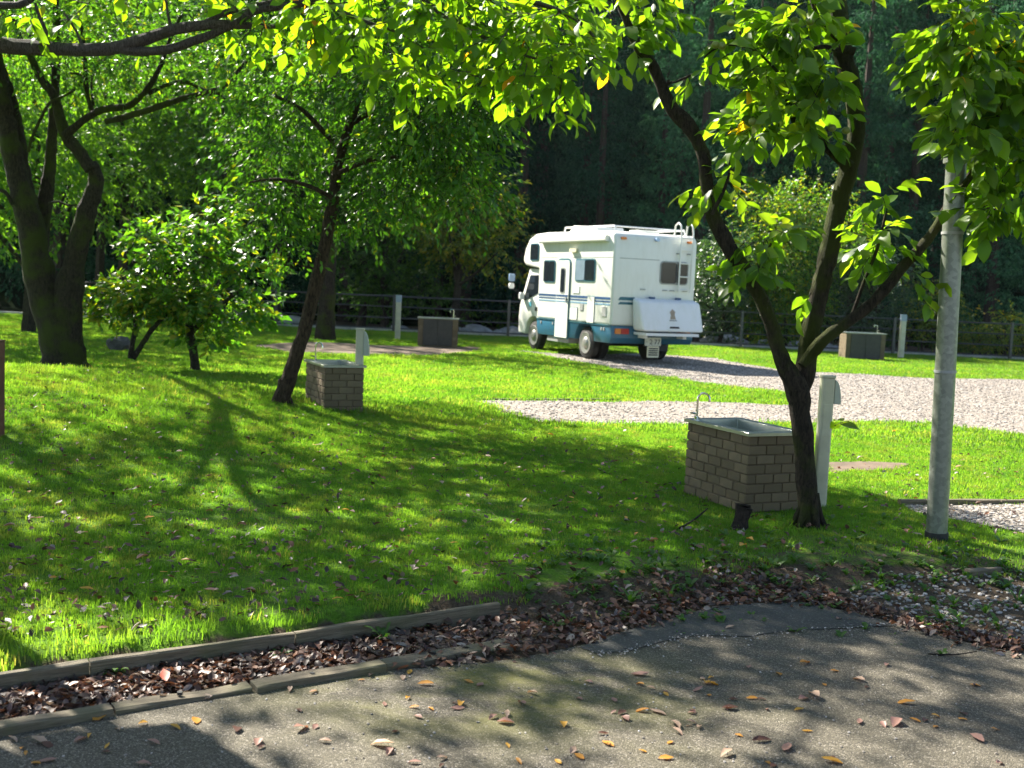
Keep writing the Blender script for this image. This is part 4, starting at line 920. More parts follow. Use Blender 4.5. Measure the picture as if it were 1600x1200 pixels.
sink('brick_sink', 'brown brick sink beside the white post near the leaning tree', A2, .80, .46, .60, math.radians(26), 8, (.06, .62, .7, -.7))
A3 = gnd(652, 541); s3 = A3.y / F; A3.z = 0
sink('cupboard_sink', 'far brick sink with dark doors in front of the fence, left of the camper', A3, .55, 62 * s3, 44 * s3, .03, 8, (62 * s3 - .12, .35, -1, 0), True, bricks=False)
A4 = gnd(1320, 561); s4 = A4.y / F; A4.z = 0
sink('cupboard_sink', 'far brick sink with dark doors in front of the fence, right of the camper', A4, .55, 62 * s4, 41 * s4, .03, 8, (62 * s4 - .12, .35, -1, 0), True, bricks=False)

# ------------------------------------------------------------------ WHITE POSTS
def service_post(label, px, py, hpx, wpx, hood, cap=False, zoff=0):
    p = gnd(px, py); k = p.y / F; h = hpx * k; w2 = wpx * k / 2
    T = thing('service_post', label, 'post', p)
    MB().prism(rrect(0, 0, w2 * 2, w2 * 2, w2 * .35, 3), 'z', -.05, h).build('column', M['post'], T, smooth=True)
    MB().prism(rrect(0, 0, w2 * 2 + .012, w2 * 2 + .012, w2 * .35, 3), 'z', h + .002, h + .022 if not cap else h + .03).build('cap', M['postcap'] if cap else M['post'], T, .004)
    if cap: MB().prism(rrect(0, 0, w2 * 2 + .01, w2 * 2 + .01, w2 * .35, 3), 'z', h - .16, h - .003).build('sleeve', M['postcap'], T)
    if hood:
        P_ = [(w2 + .001, h - .01)] + [(w2 + .001 + hood * k * math.sin(a), h - .01 - 38 * k * (1 - math.cos(a))) for a in np.linspace(.2, PI / 2, 8)] + [(w2 + .001, h - .01 - 38 * k)]
        MB().prism(P_, 'y', -w2 * .85, w2 * .85).build('hood', M['posthood'], T, .004)
    MB().box(-w2 * .6, w2 * .6, -w2 - .006, -w2 + .002, h * .55, h * .8).build('cover_plate', M['post'], T, .002)
    return T
service_post('tall cream service post with a grey side hood behind the forked tree trunk', 1279, 790, 203, 20, 11)
service_post('cream service post with a rounded hood standing at the corner of the brick sink', 559, 642, 127, 12, 9)
service_post('thin cream post with a blue cap at the fence, left of the camper', 621, 531, 68, 8, 0, True)
service_post('thin cream post with a blue cap beside the right-hand far sink', 1407, 560, 67, 8, 0, True)

# ------------------------------------------------------------------ LAMP POST
p = gnd(1463, 842); k = p.y / F
T = thing('lamp_post', 'thick grey galvanised lamp post standing in the grass at the road verge', 'lamp post', p); T.rotation_euler = (0, -.028, 0)
r_ = 16 * k; hh = 588 * k
MB().tube([(0, 0, -.05), (0, 0, .6), (0, 0, hh)], [r_, r_ * .99, r_ * .95], 32).build('pole', M['galv'], T, smooth=True)
MB().tube([(0, 0, -.04), (0, 0, .05)], r_ * 1.12, 28).build('base_sleeve', M['black'], T, smooth=True)
MB().tube([(0, 0, hh), (0, 0, hh + .03)], r_ * 1.2, 28).build('collar', M['galv'], T, smooth=True)
for hz in (hh * .815, hh * .45): MB().tube([(0, 0, hz), (0, 0, hz + .018)], r_ * 1.04, 28).build('strap', M['grey'], T, smooth=True)
up_ = MB().tube([(0, 0, hh + .03), (0, 0, hh + 2.2)], r_ * .5, 24).build('upper_pole', M['galv'], T, smooth=True)
MB().tube([(0, 0, hh + 2.2), (0, -.2, hh + 2.35), (0, -.7, hh + 2.45)], .03, 10).build('arm', M['galv'], T, smooth=True)
MB().prism(rrect(0, -.85, .2, .45, .06), 'z', hh + 2.38, hh + 2.5).build('lamp_head', M['grey'], T, .02)

# ------------------------------------------------------------------ TIMBERS, STUMP, STICKS, LEFT POST
def beam(parent, p0, p1, wd, z0, z1, m, name='board', seg=24, amp=.004, origin=Vector((0, 0, 0))):
    p0 = Vector(p0); p1 = Vector(p1); d_ = (p1 - p0); L = d_.length; ang = math.atan2(d_.y, d_.x); mb = MB(); V = []; Fc = []
    for i in range(seg + 1):
        x = L * i / seg
        for (yy, zz) in ((-wd / 2, z0), (wd / 2, z0), (wd / 2, z1 - .006), (wd / 2 - .006, z1), (-wd / 2 + .006, z1), (-wd / 2, z1 - .006)):
            V.append((x, yy + amp * mnoise.noise(Vector((x * 5 + p0.x * 9, yy * 40, zz * 30))), zz + amp * 1.3 * mnoise.noise(Vector((x * 4 + 9 + p0.y * 7, yy * 40, 2)))))
    for i in range(seg):
        for j in range(6): Fc.append((i * 6 + j, i * 6 + (j + 1) % 6, i * 6 + 6 + (j + 1) % 6, i * 6 + 6 + j))
    Fc += [tuple(range(6)), tuple(range(seg * 6, seg * 6 + 6))]
    o = mb.add(V, Fc).build(name, m, parent, smooth=False); o.location = p0 - origin; o.rotation_euler = (0, 0, ang); return o
def flatp(px, py, z): q = gz(px, py, z); return Vector((q.x, q.y, 0))
T = thing('lawn_edging', 'upright board edging holding back the lawn above the strip of dead leaves', 'edging')
bp = [flatp(a, b_, 0.0) for a, b_ in ((-420, 1118), (140, 1034), (460, 989), (780, 942))]
for a, b_ in zip(bp[:-1], bp[1:]):
    d_ = (b_ - a).normalized(); beam(T, a, b_ - d_ * .006, .036, -.14, .006, M['wood_old'], amp=.005)
T = thing('road_edging', 'flat weathered timber edging with bolt holes beside the asphalt', 'edging')
bp = [flatp(a, b_, -.03) for a, b_ in ((-500, 1212), (178, 1097), (395, 1062), (600, 1030), (800, 998))]
for i, (a, b_) in enumerate(zip(bp[:-1], bp[1:])):
    d_ = (b_ - a).normalized(); nrm_ = Vector((-d_.y, d_.x, 0)); off = nrm_ * (.012 if i % 2 else -.008)
    pl_ = beam(T, a + off, b_ + off - d_ * .012, .085, -.13, -.040 - .008 * (i % 2), M['wood_old'], 'board', amp=.014)
    MB().tube([(.25, 0, -.048), (.25, 0, -.036)], .011, 10).build('bolt_hole', M['black'], pl_)
T = thing('pitch_edging', 'thin brown timber edging along the gravel pitch beside the lamp post', 'edging')
beam(T, flatp(1405, 787, 0), flatp(1560, 787, 0), .05, -.05, .035, M['wood_old']); beam(T, flatp(1562, 787, 0), flatp(1800, 791, 0), .05, -.05, .033, M['wood_old'])
o = beam(None, flatp(1510, 900, -.03), flatp(1562, 896, -.03), .05, -.08, .01, M['wood_old'], 'timber_offcut'); o['label'] = 'short weathered timber block half hidden in the verge below the lamp post'; o['category'] = 'timber'
o = beam(None, flatp(738, 626, 0), flatp(960, 626, 0), .04, -.05, .03, M['wood_old'], 'pitch_board'); o['label'] = 'thin dark board along the far edge of the gravel strip in the field'; o['category'] = 'board'
p = gnd(1157, 826); k = p.y / F
T = thing('stump', 'short dark rotten stump in front of the brick sink', 'stump', p)
mb = limb_mesh([[(Vector((0, 0, -.05)), 15 * k), (Vector((0, 0, .06)), 12.5 * k), (Vector((.005, 0, 30 * k)), 12.5 * k), (Vector((.01, 0, 36 * k)), 14.5 * k)]], 16, .3, 4)
mb.build('trunk', M['stump'], T, smooth=False)
MB().tube([(.01, 0, 36 * k + .001), (.012, .003, 36 * k + .014)], 11.5 * k, 14).build('cut_top', M['stump'], T)
def stick(label, pts, r, z=.02):
    P_ = [gnd(a, b_) + Vector((0, 0, z + .01 * i)) for i, (a, b_) in enumerate(pts)]; o_ = P_[0].copy()
    o = limb_mesh([[(q - o_, r * (1 - .15 * i)) for i, q in enumerate(P_)]], 6, .2, 2).build('stick', M['bark_dark'], None, smooth=True); o.location = o_; o['label'] = label; o['category'] = 'stick'
stick('thin dark stick leaning in the grass between stump and sink corner', [(1062, 830), (1085, 818), (1105, 803)], .008)
stick('broken brown stick lying across the dead leaves below the board edging', [(216, 1036), (238, 1045), (262, 1054)], .005, .03)
stick('thin dark twig lying on the asphalt near the right edge', [(1450, 1026), (1490, 1030), (1525, 1028)], .005, .012)
p = at(-8, 640, 8.6); zz = tz(p.x, p.y)
T = thing('wooden_post', 'reddish brown wooden post cut off by the left edge of the picture', 'post', (p.x, p.y, zz)); ht = at(-8, 531, 8.6).z - zz
MB().box(-.055, .055, -.055, .055, -.1, ht - .012).build('shaft', M['redwood'], T, .006)
MB().box(-.06, .06, -.06, .06, ht - .01, ht).build('cap', M['redwood'], T, .003)

T = thing('shadow_board', 'unseen wooden board on one post added past the left edge to shade the road', 'shadow board', (-3.22, 5.55, tz(-3.22, 5.55)), .35)  # unseen board added to cast the straight-edged shadow on the road
MB().box(-.04, .04, -.04, .04, -.1, 2.66).build('post', M['redwood'], T, .004)
MB().box(-.30, .30, -.075, -.045, 2.0, 2.62).build('panel', M['wood_old'], T, .004)
# ------------------------------------------------------------------ CAMPER
SC = CAMH / 1.75
pc_ = gz(951, 567.4, .0)
T = thing('camper_van', 'white and teal motorhome with an over-cab bunk parked on the gravel', 'camper', (pc_.x, pc_.y, 0), math.radians(25))
def B_(mb, name, m, parent=T, bevel=0, smooth=True, **k): return mb.build(name, m, parent, bevel, smooth, SC, **k)
W_ = 2.32
body = MB().prism([(0, .89), (-.0, 2.9), (.05, 3.06), (.2, 3.13), (3.6, 3.17), (4.3, 3.14), (4.65, 3.02), (4.88, 2.78), (5.0, 2.5), (4.97, 2.38), (4.85, 2.30), (4.0, 2.22), (4.0, .89)], 'x', 0, W_)
B_(body, 'body', M['white'], bevel=.07, seg=3)
def arc(cy, cz, r, a0, a1, n_=12): return [(cy + r * math.cos(math.radians(a0 + (a1 - a0) * i / n_)), cz + r * math.sin(math.radians(a0 + (a1 - a0) * i / n_))) for i in range(n_ + 1)]
RW, FW, WZ = 1.30, 4.40, .40
sk = [(.0, .885), (-.02, .6), (.06, .47)] + arc(RW, WZ, .52, 172, 8)[::1][::-1][::-1] if False else None
sk = [(-.015, .884), (-.03, .6), (.05, .47), (.79, .47)] + arc(RW, WZ + .02, .51, 172, 8)[1:-1] + [(1.82, .47), (3.86, .47)] + arc(FW, WZ + .02, .48, 172, 150, 3)[1:] + [(3.995, .884)]
B_(MB().prism(sk, 'x', .01, W_ - .01), 'skirt', M['blue'], bevel=.012)
cab = [(4.003, 2.21), (4.76, 2.21), (5.20, 1.38), (5.31, 1.2), (5.36, .8), (5.33, .44), (4.90, .42)] + arc(FW, WZ + .02, .50, 0, 155, 10)[1:] + [(4.003, .9)]
cb = B_(MB().prism(cab, 'x', .10, W_ - .10), 'cab', M['white'], bevel=.03)
MB().box(.3, W_ - .3, 0, .012, 0, 1).v
ws = MB().prism([(4.82, 2.12), (5.185, 1.44), (5.20, 1.45), (4.84, 2.14)], 'x', .25, W_ - .25); B_(ws, 'windscreen', M['glass'])
B_(MB().box(.25, W_ - .25, 5.345, 5.375, .62, .85), 'grille', M['black'])
# undercarriage
B_(MB().box(.55, W_ - .55, .3, 5.1, .45, .6).box(.25, W_ - .25, RW - .06, RW + .06, .34, .46).box(.3, W_ - .3, FW - .06, FW + .06, .34, .46).box(.7, 1.1, 2.2, 3.0, .28, .45).box(1.3, 1.7, .1, .5, .3, .46), 'chassis', M['black'])
B_(MB().box(.05, .35, 2.2, 3.4, .33, .45), 'step_board', M['grey'])
def wheel(x0, x1, cy, side=-1):
    wt = B_(MB().tube([(x0, cy, WZ), (x0 + .03, cy, WZ), (x1 - .03, cy, WZ), (x1, cy, WZ)], [.34, .395, .395, .34], 28), 'wheel', M['tyre'])
    xs_ = x0 if side < 0 else x1; s = -side
    rim_ = MB(); k = 24; V = []; prof = [(.0, .245), (.012, .235), (.02, .15), (-.01, .11), (-.02, .06), (-.03, .0)] if False else [(-.004, .27), (-.016, .265), (-.012, .235), (-.003, .20), (-.004, .14), (-.03, .11), (-.04, .05)]
    for dx, r in prof:
        for j in range(k): a = 2 * PI * j / k; V.append((xs_ + s * dx, cy + r * math.cos(a), WZ + r * math.sin(a)))
    Fc = [(i * k + j, i * k + (j + 1) % k, (i + 1) * k + (j + 1) % k, (i + 1) * k + j) for i in range(len(prof) - 1) for j in range(k)] + [tuple(range((len(prof) - 1) * k, len(prof) * k))]
    B_(rim_.add(V, Fc), 'rim', M['rimgrey'], wt)
    return wt
wheel(.06, .28, RW); wheel(.32, .54, RW); wheel(W_ - .28, W_ - .06, RW, 1); wheel(W_ - .54, W_ - .32, RW, 1); wheel(.14, .36, FW); wheel(W_ - .36, W_ - .14, FW, 1)
def window(cy, cz, wy, hz, split=None, m1='glass', m2='glass', x=-.006, name='window'):
    fr_ = B_(MB().prism(rrect(cy, cz, wy, hz, .07), 'x', x - .012, .02), name, M['teal'])
    i = .03
    if split is None: B_(MB().prism(rrect(cy, cz, wy - 2 * i, hz - 2 * i, .05), 'x', x - .018, 0), 'pane', M[m1], fr_)
    else:
        s0_ = cy - wy / 2 + i; s1_ = cy + wy / 2 - i; sp = s0_ + (s1_ - s0_) * split
        B_(MB().prism(rrect((s0_ + sp) / 2 - .004, cz, sp - s0_ - .012, hz - 2 * i, .04), 'x', x - .018, 0), 'pane', M[m2], fr_)
        B_(MB().prism(rrect((sp + s1_) / 2 + .004, cz, s1_ - sp - .012, hz - 2 * i, .04), 'x', x - .020, 0), 'pane', M[m1], fr_)
    return fr_
window(3.34, 2.15, .66, .58, .5, 'glass', 'glass'); window(1.38, 2.19, 1.02, .56, .5, 'reflect_pane', 'glass'); window(4.28, 2.66, .52, .46)
# cab side window, handle, sticker
B_(MB().prism([(4.15, 2.04), (4.68, 2.04), (5.06, 1.36), (4.95, 1.33), (4.15, 1.55)][::1], 'x', .088, .12), 'cab_window', M['glass'])
B_(MB().prism(rrect(4.22, 1.12, .16, .11, .02), 'x', .085, .11), 'cab_handle', M['black'])
B_(MB().prism([(4.62 + .085 * math.cos(a), 1.24 + .085 * math.sin(a)) for a in np.linspace(0, 2 * PI, 17)[:-1]], 'x', .094, .11), 'sticker', M['logo'])
# door
dr = B_(MB().prism([(2.17, .46), (2.83, .46), (2.83, 2.33)] + arc(2.73, 2.33, .10, 0, 90, 4)[1:] + [(2.27, 2.43)] + arc(2.27, 2.33, .10, 90, 180, 4)[1:], 'x', -.034, .02), 'door', M['white'])
fo = [(2.13, .43), (2.13, 2.34)] + arc(2.27, 2.34, .14, 180, 90, 4)[1:] + arc(2.73, 2.34, .14, 90, 0, 4) + [(2.87, .43)]
B_(MB().prism(fo, 'x', -.016, .018), 'door_frame', M['teal'])
dw = B_(MB().prism(rrect(2.5, 1.92, .28, .66, .06), 'x', -.042, -.03), 'door_window', M['grey'], dr); B_(MB().prism(rrect(2.5, 1.92, .21, .59, .05), 'x', -.048, -.035), 'pane', M['glass'], dw) if False else B_(MB().prism(rrect(2.5, 1.92, .21, .59, .05), 'x', -.048, -.035), 'door_pane', M['glass'], dr)
B_(MB().box(-.06, -.03, 2.24, 2.28, 1.38, 1.5), 'door_handle', M['grey'], dr)
# stripes
for z0, z1, mm in ((1.50, 1.555, 'stripe'), (1.435, 1.47, 'stripe'), (1.365, 1.40, 'stripe2')):
    B_(MB().box(-.006, .01, .08, 2.12, z0, z1), 'stripe', M[mm]); B_(MB().box(-.006, .01, 2.88, 3.92, z0, z1), 'stripe', M[mm]); B_(MB().box(-.038, -.0335, 2.19, 2.81, z0, z1), 'stripe', M[mm])
B_(MB().box(-.005, .01, .04, 2.10, 2.50, 2.512), 'seam', M['grey']); B_(MB().box(-.005, .01, 2.90, 3.95, 2.50, 2.512), 'seam', M['grey']); B_(MB().box(-.007, .012, .02, 3.99, .875, .895), 'seam', M['teal'])
# hatches
def hatch(y0, y1, z0, z1, m='white', fm='teal', name='hatch'):
    f_ = B_(MB().prism(rrect((y0 + y1) / 2, (z0 + z1) / 2, y1 - y0, z1 - z0, .02), 'x', -.010, .01), name, M[fm]); B_(MB().prism(rrect((y0 + y1) / 2, (z0 + z1) / 2, y1 - y0 - .03, z1 - z0 - .03, .015), 'x', -.016, .0), 'lid', M[m], f_)
hatch(1.68, 2.08, .93, 1.26); hatch(.82, 1.18, .90, 1.56); hatch(1.38, 1.56, 1.18, 1.36, 'grey', 'grey', 'vent'); hatch(.22, .46, 1.08, 1.34, 'grey', 'white', 'vent'); hatch(1.62, 1.98, 1.60, 1.80, 'white', 'white', 'vent')
for y0 in (.30, .42, 3.0, 3.7): B_(MB().box(-.004, .012, y0, y0 + .05, .76, .83), 'reflector', M['grey'])
# awning and porch light
B_(MB().prism(rrect(-.055, 2.95, .12, .15, .04), 'y', .28, 3.85), 'awning', M['white'])
B_(MB().prism(rrect(1.98, 2.68, .36, .09, .03), 'x', -.07, .0), 'porch_lamp', M['cream'])
# rear
def rp(x0, x1, z0, z1, y0, y1, r=.02): return MB().prism(rrect((x0 + x1) / 2, (z0 + z1) / 2, x1 - x0, z1 - z0, r), 'y', y0, y1)
fr_ = B_(rp(1.28, 2.08, 1.92, 2.48, -.02, .01, .09), 'rear_window', M['grey']); B_(rp(1.31, 1.74, 1.95, 2.45, -.03, 0, .06), 'pane', M['glass'], fr_); B_(rp(1.76, 2.05, 1.95, 2.45, -.03, 0, .06), 'pane', M['glass'], fr_)
B_(MB().box(.15, 1.26, -.004, .01, 2.485, 2.50), 'seam', M['grey'])
for z0, z1 in ((1.50, 1.58), (1.40, 1.46)): B_(MB().prism([(.16, z0), (.62, z0), (.62, z1), (.22, z1)], 'y', -.006, .01), 'stripe', M['teal'])
for x0, x1, mm in ((.10, .26, 'orange'), (.265, .48, 'red'), (W_ - .48, W_ - .265, 'red'), (W_ - .26, W_ - .10, 'orange')): B_(rp(x0, x1, .70, .83, -.055, -.0, .02), 'tail_lamp', M[mm])
for x0 in (.16, W_ - .30): B_(rp(x0, x0 + .14, 2.93, 2.99, -.03, .03, .02), 'marker_lamp', M['orange'])
B_(rp(1.10, 1.20, 2.93, 3.02, -.06, .03, .03), 'rear_camera', M['mirror'])
for x0 in (.76, 1.38, 1.58, 1.95): B_(MB().box(x0, x0 + .13, -.03, .005, 1.765, 1.79), 'bracket', M['grey'])
for x0, z0 in ((1.72, 2.66), (2.02, 2.66)): B_(MB().box(x0, x0 + .1, -.03, .005, z0, z0 + .03), 'bracket', M['grey'])
ld = thing('x', 'x', 'x'); bpy.data.objects.remove(ld)
ladder = MB()
for x0 in (1.78, 2.12): ladder.tube([(x0, -.09, 1.75), (x0, -.09, 3.2), (x0, -.05, 3.36), (x0, .06, 3.42), (x0, .18, 3.36), (x0, .22, 3.12)], .022, 8)
for z0 in (1.80, 2.12, 2.44, 2.76, 3.05): ladder.tube([(1.78, -.09, z0), (2.12, -.09, z0)], .016, 6)
B_(ladder, 'ladder', M['white'])
# rear storage box, its shelf, plate
bx_ = MB(); x0, x1 = .50, 2.26
V = [(x0 + .05, -.62, .80), (x1 - .02, -.62, .80), (x1 - .02, -.08, .80), (x0 + .05, -.08, .80), (x0, -.36, 1.50), (x1, -.36, 1.50), (x1, -.06, 1.58), (x0, -.06, 1.58)]
bx_.add(V, [(0, 3, 2, 1), (4, 5, 6, 7), (0, 1, 5, 4), (1, 2, 6, 5), (2, 3, 7, 6), (3, 0, 4, 7)])
sb = B_(bx_, 'storage_box', M['boxwhite'], bevel=.07, seg=3)
sl_ = -.26 / .70
def onbox(x, z, dz_=.0): return (x, -.62 + (z - .80) * .26 / .70 - .008 + dz_, z)
def decal(pts, name, m): B_(MB().add([onbox(a, b_) for a, b_ in pts] + [onbox(a, b_, .012) for a, b_ in pts], [tuple(range(len(pts)))[::-1], tuple(range(len(pts), 2 * len(pts)))] + [(i, (i + 1) % len(pts), len(pts) + (i + 1) % len(pts), len(pts) + i) for i in range(len(pts))]), name, m, sb)
decal([(1.32, 1.10), (1.48, 1.10), (1.46, 1.2), (1.49, 1.28), (1.42, 1.34), (1.34, 1.27), (1.36, 1.2)], 'emblem', M['brownlogo'])
decal([(1.29, 1.06), (1.51, 1.06), (1.50, 1.085), (1.30, 1.085)], 'lettering', M['grey']); decal([(1.27, .885), (1.55, .885), (1.53, .93), (1.29, .93)], 'latch', M['black'])
for x0 in (.98, 1.72): B_(MB().box(x0, x0 + .12, -.14, -.05, 1.555, 1.61), 'strap_end', M['stripe'], sb)
B_(MB().box(.62, 2.1, -.60, -.03, .70, .765).box(.75, .85, -.3, .3, .62, .70).box(1.85, 1.95, -.3, .3, .62, .70), 'carrier', M['boxwhite'])
pl = B_(rp(.86, 1.30, .44, .64, -.20, -.17), 'number_plate', M['plate'])
B_(rp(.94, 1.26, .16, .43, -.19, -.16), 'plate_bracket', M['cream'])
for zz in (.21, .26, .31, .36): B_(MB().box(.97, 1.23, -.195, -.188, zz, zz + .03), 'slot', M['black'])
fc = bpy.data.curves.new('plate_text', 'FONT'); fc.body = '\u00b7 2 77'; fc.size = .17 * SC; fc.align_x = 'CENTER'; fc.extrude = .002
fc.materials.append(M['black']); _t = bpy.data.objects.new('plate_text', fc); COL.objects.link(_t); bpy.context.view_layer.update(); _m = bpy.data.meshes.new_from_object(_t.evaluated_get(bpy.context.evaluated_depsgraph_get())); bpy.data.objects.remove(_t)
fo_ = obj('plate_text', _m, T); fo_.location = (1.08 * SC, -.203 * SC, .48 * SC); fo_.rotation_euler = (PI / 2, 0, 0)
# roof
B_(MB().prism([(1.7, 3.16), (1.75, 3.30), (3.0, 3.36), (3.25, 3.17)], 'x', .45, 1.25), 'roof_unit', M['white'], bevel=.03)
for x0 in (.18, W_ - .18): B_(MB().tube([(x0, .3, 3.13), (x0, .35, 3.26), (x0, 1.9, 3.27), (x0, 2.9, 3.28), (x0, 2.95, 3.16)], .022, 8), 'roof_rail', M['boxwhite'])
B_(MB().tube([(.18, .5, 3.265), (W_ - .18, .5, 3.265)], .02, 8), 'roof_bar', M['boxwhite']); B_(MB().prism(rrect(1.3, .85, .6, .5, .06), 'z', 3.13, 3.22), 'roof_vent', M['white'], bevel=.01)
# door mirrors on a stalk
st_ = B_(MB().tube([(.12, 5.05, 1.5), (-.18, 5.2, 1.62), (-.22, 5.25, 1.72), (-.22, 5.25, 2.0)], .015, 6), 'mirror_arm', M['black'])
B_(MB().prism(rrect(-.22, 1.95, .17, .22, .04), 'y', 5.2, 5.26), 'mirror', M['mirror']); B_(MB().prism(rrect(-.22, 1.72, .15, .16, .05), 'y', 5.2, 5.26), 'mirror', M['boxwhite'])
B_(MB().prism(rrect(.02, 1.45, .13, .2, .04), 'y', 5.0, 5.1), 'side_mirror', M['boxwhite'])

# ------------------------------------------------------------------ LEAF LITTER AND FALLEN LEAVES
def fallen(seed, m=None, tint=None):
    r = np.random.default_rng(seed); T_, Fc = LEAF8; V = T_.copy(); V[:, 1] *= r.uniform(.75, 1.1); V[:, 0] -= .5
    cu = r.uniform(-.5, 1.1); V[:, 2] = r.uniform(.3, 1.5) * V[:, 2] + cu * V[:, 1] ** 2 * 1.6 + r.uniform(-.1, .5) * V[:, 0] ** 2 + r.normal(0, .02, len(V)); V[:, 2] -= V[:, 2].min()
    return np_mesh('fallen_leaf', V, Fc, None if tint is None else np.full(len(V), tint), m or M['litter'], True)
lc = variants('litter_leaf', [fallen(i) for i in range(10)])
def band(n_, fn):
    P_ = []
    while len(P_) < n_:
        q = fn()
        if q is not None: P_.append(q)
    return np.array(P_)
up_l = [(-100, 1085), (0, 1068), (200, 1036), (400, 1006), (640, 967), (770, 950), (900, 925), (1000, 905), (1120, 893), (1240, 905), (1330, 930), (1460, 972), (1600, 1002)]
lo_l = [(-100, 1150), (0, 1135), (180, 1104), (430, 1062), (620, 1048), (800, 1034), (930, 1006), (1040, 976), (1140, 948), (1250, 943), (1340, 962), (1460, 997), (1600, 1028)]
ux, uy = zip(*up_l); lx, ly = zip(*lo_l)
def lit():
    px = rr.uniform(-80, 1600); a = np.interp(px, ux, uy); b_ = np.interp(px, lx, ly); t = rr.betavariate(1.3, 1.3)
    if px > 1280 and rr.random() < .45: return None
    if px > 700 and rr.random() > -.05 + 1.35 * t + .5 * mnoise.noise(Vector((px * .02, t * 4, 1))): return None
    py = a + (b_ - a) * t + rr.gauss(0, 5); g = gz(px, py, ROADZ)
    if px < 760 and g.y > edge_y(g.x) - .035: return None
    z = max(tz(g.x, g.y), ROADZ); 
    return (g.x, g.y, z + rr.uniform(.004, .03))
P_ = band(6600, lit); n_ = len(P_)
scatter('leaf_litter', P_, np.stack([rng.normal(0, .45, n_), rng.normal(0, .45, n_), rng.uniform(0, 6.28, n_)], -1), rng.uniform(.025, .062, n_), rng.integers(0, 10, n_), lc, label='deep drift of brown dead leaves along the road edge')
# leaf bits sunk in the lawn
def lit2():
    px = rr.uniform(0, 1600); py = rr.uniform(640, 1000); g = gz(px, py, 0)
    if g.y < edge_y(g.x) + .05 or pip(np.array([g.x]), np.array([g.y]), GR1)[0]: return None
    return (g.x, g.y, tz(g.x, g.y) + rr.uniform(.005, .03))
P_ = band(2600, lit2); n_ = len(P_)
scatter('leaf_scraps', P_, np.stack([rng.normal(0, .4, n_), rng.normal(0, .4, n_), rng.uniform(0, 6.28, n_)], -1), rng.uniform(.022, .06, n_), rng.integers(0, 10, n_), lc, label='scraps of dead leaves caught in the lawn')
kinds = [('pink-brown', .38), ('orange', .62), ('yellow', .75), ('dark brown', .12), ('pale tan', .92)]
FM = {k: [fallen(300 + i * 7 + int(t * 100), M['fall'], t) for i in range(4)] for k, t in kinds}
def put_leaf(px, py, kind, place, grp, size=None, zo=.0):
    g = gnd(px, py) if place != 'road' else gz(px, py, ROADZ + .012); 
    if place == 'road': g = Vector((g.x, g.y, ROADZ + .014 + zo))
    else: g = g + Vector((0, 0, .028))
    o = obj('fallen_leaf', rr.choice(FM[kind]), None, g, label=grp[0], category='leaf', group=grp[1]); s_ = size or rr.uniform(.055, .09)
    o.scale = (s_, s_ * rr.uniform(.8, 1.1), s_); o.rotation_euler = (rr.gauss(0, .12), rr.gauss(0, .12), rr.uniform(0, 6.28)); return o
roadpos = [(1257, 1037, 'orange', .085), (1304, 1049, 'orange', .05), (1342, 1063, 'pale tan', .07), (1272, 1089, 'pale tan', .09), (1415, 1099, 'orange', .085), (1000, 1070, 'orange', .05), (1003, 1112, 'orange', .06), (1028, 1114, 'pale tan', .08), (1175, 1092, 'orange', .06), (1217, 1054, 'orange', .05), (1140, 1108, 'dark brown', .07), (1055, 1135, 'pale tan', .08), (597, 1166, 'pale tan', .09), (608, 1176, 'pink-brown', .06), (470, 1140, 'pink-brown', .08), (370, 1141, 'dark brown', .07), (306, 1127, 'orange', .07), (184, 1142, 'pale tan', .05), (240, 1162, 'pink-brown', .06), (62, 1161, 'pale tan', .08), (880, 1134, 'yellow', .05), (950, 1163, 'orange', .06), (905, 1183, 'orange', .06), (1135, 1180, 'pale tan', .07), (1300, 1191, 'yellow', .08), (1040, 1186, 'orange', .06), (665, 1070, 'orange', .07), (640, 1051, 'yellow', .06), (715, 1108, 'pink-brown', .06), (1462, 1120, 'yellow', .04), (1445, 1126, 'dark brown', .05), (1526, 1155, 'pink-brown', .08), (1555, 1141, 'orange', .05), (1400, 1131, 'pink-brown', .09), (1190, 1158, 'dark brown', .09), (1230, 1170, 'pink-brown', .08), (1170, 1044, 'pink-brown', .05), (790, 1130, 'pink-brown', .07), (815, 1101, 'pink-brown', .07), (770, 1122, 'pink-brown', .05), (75, 1190, 'pink-brown', .06), (1385, 1040, 'pink-brown', .05), (1000, 1055, 'pink-brown', .08), (1090, 1079, 'pink-brown', .06), (1140, 982, 'pale tan', .06), (1240, 941, 'pale tan', .05), (1310, 968, 'pink-brown', .05), (8, 1147, 'orange', .07), (157, 1122, 'orange', .09), (490, 1082, 'pale tan', .05), (905, 1093, 'pink-brown', .04), (960, 1095, 'pink-brown', .05)]
for px, py, k, s_ in roadpos: put_leaf(px, py, k, 'road', ('%s fallen leaf lying flat on the grey asphalt' % k, '%s leaves on the asphalt' % k), s_)
for i in range(95):
    k = rr.choice(['pink-brown', 'pink-brown', 'orange', 'dark brown', 'pale tan', 'yellow']); put_leaf(rr.uniform(0, 1600), 1060 + 140 * rr.random() ** 1.1, k, 'road', ('%s fallen leaf lying flat on the grey asphalt' % k, '%s leaves on the asphalt' % k), rr.uniform(.03, .06))
for i in range(130):
    k = rr.choice(['orange', 'yellow', 'dark brown', 'pale tan', 'dark brown', 'pink-brown']); px = rr.uniform(0, 1500); py = 660 + 300 * rr.random() ** .8
    g = gnd(px, py)
    if g.y < edge_y(g.x) + .1 or pip(np.array([g.x]), np.array([g.y]), GR1)[0] or (1050 < px < 1300 and py < 830): continue
    put_leaf(px, py, k, 'lawn', ('%s fallen leaf resting on the green lawn' % k, '%s leaves on the lawn' % k), rr.uniform(.045, .08))
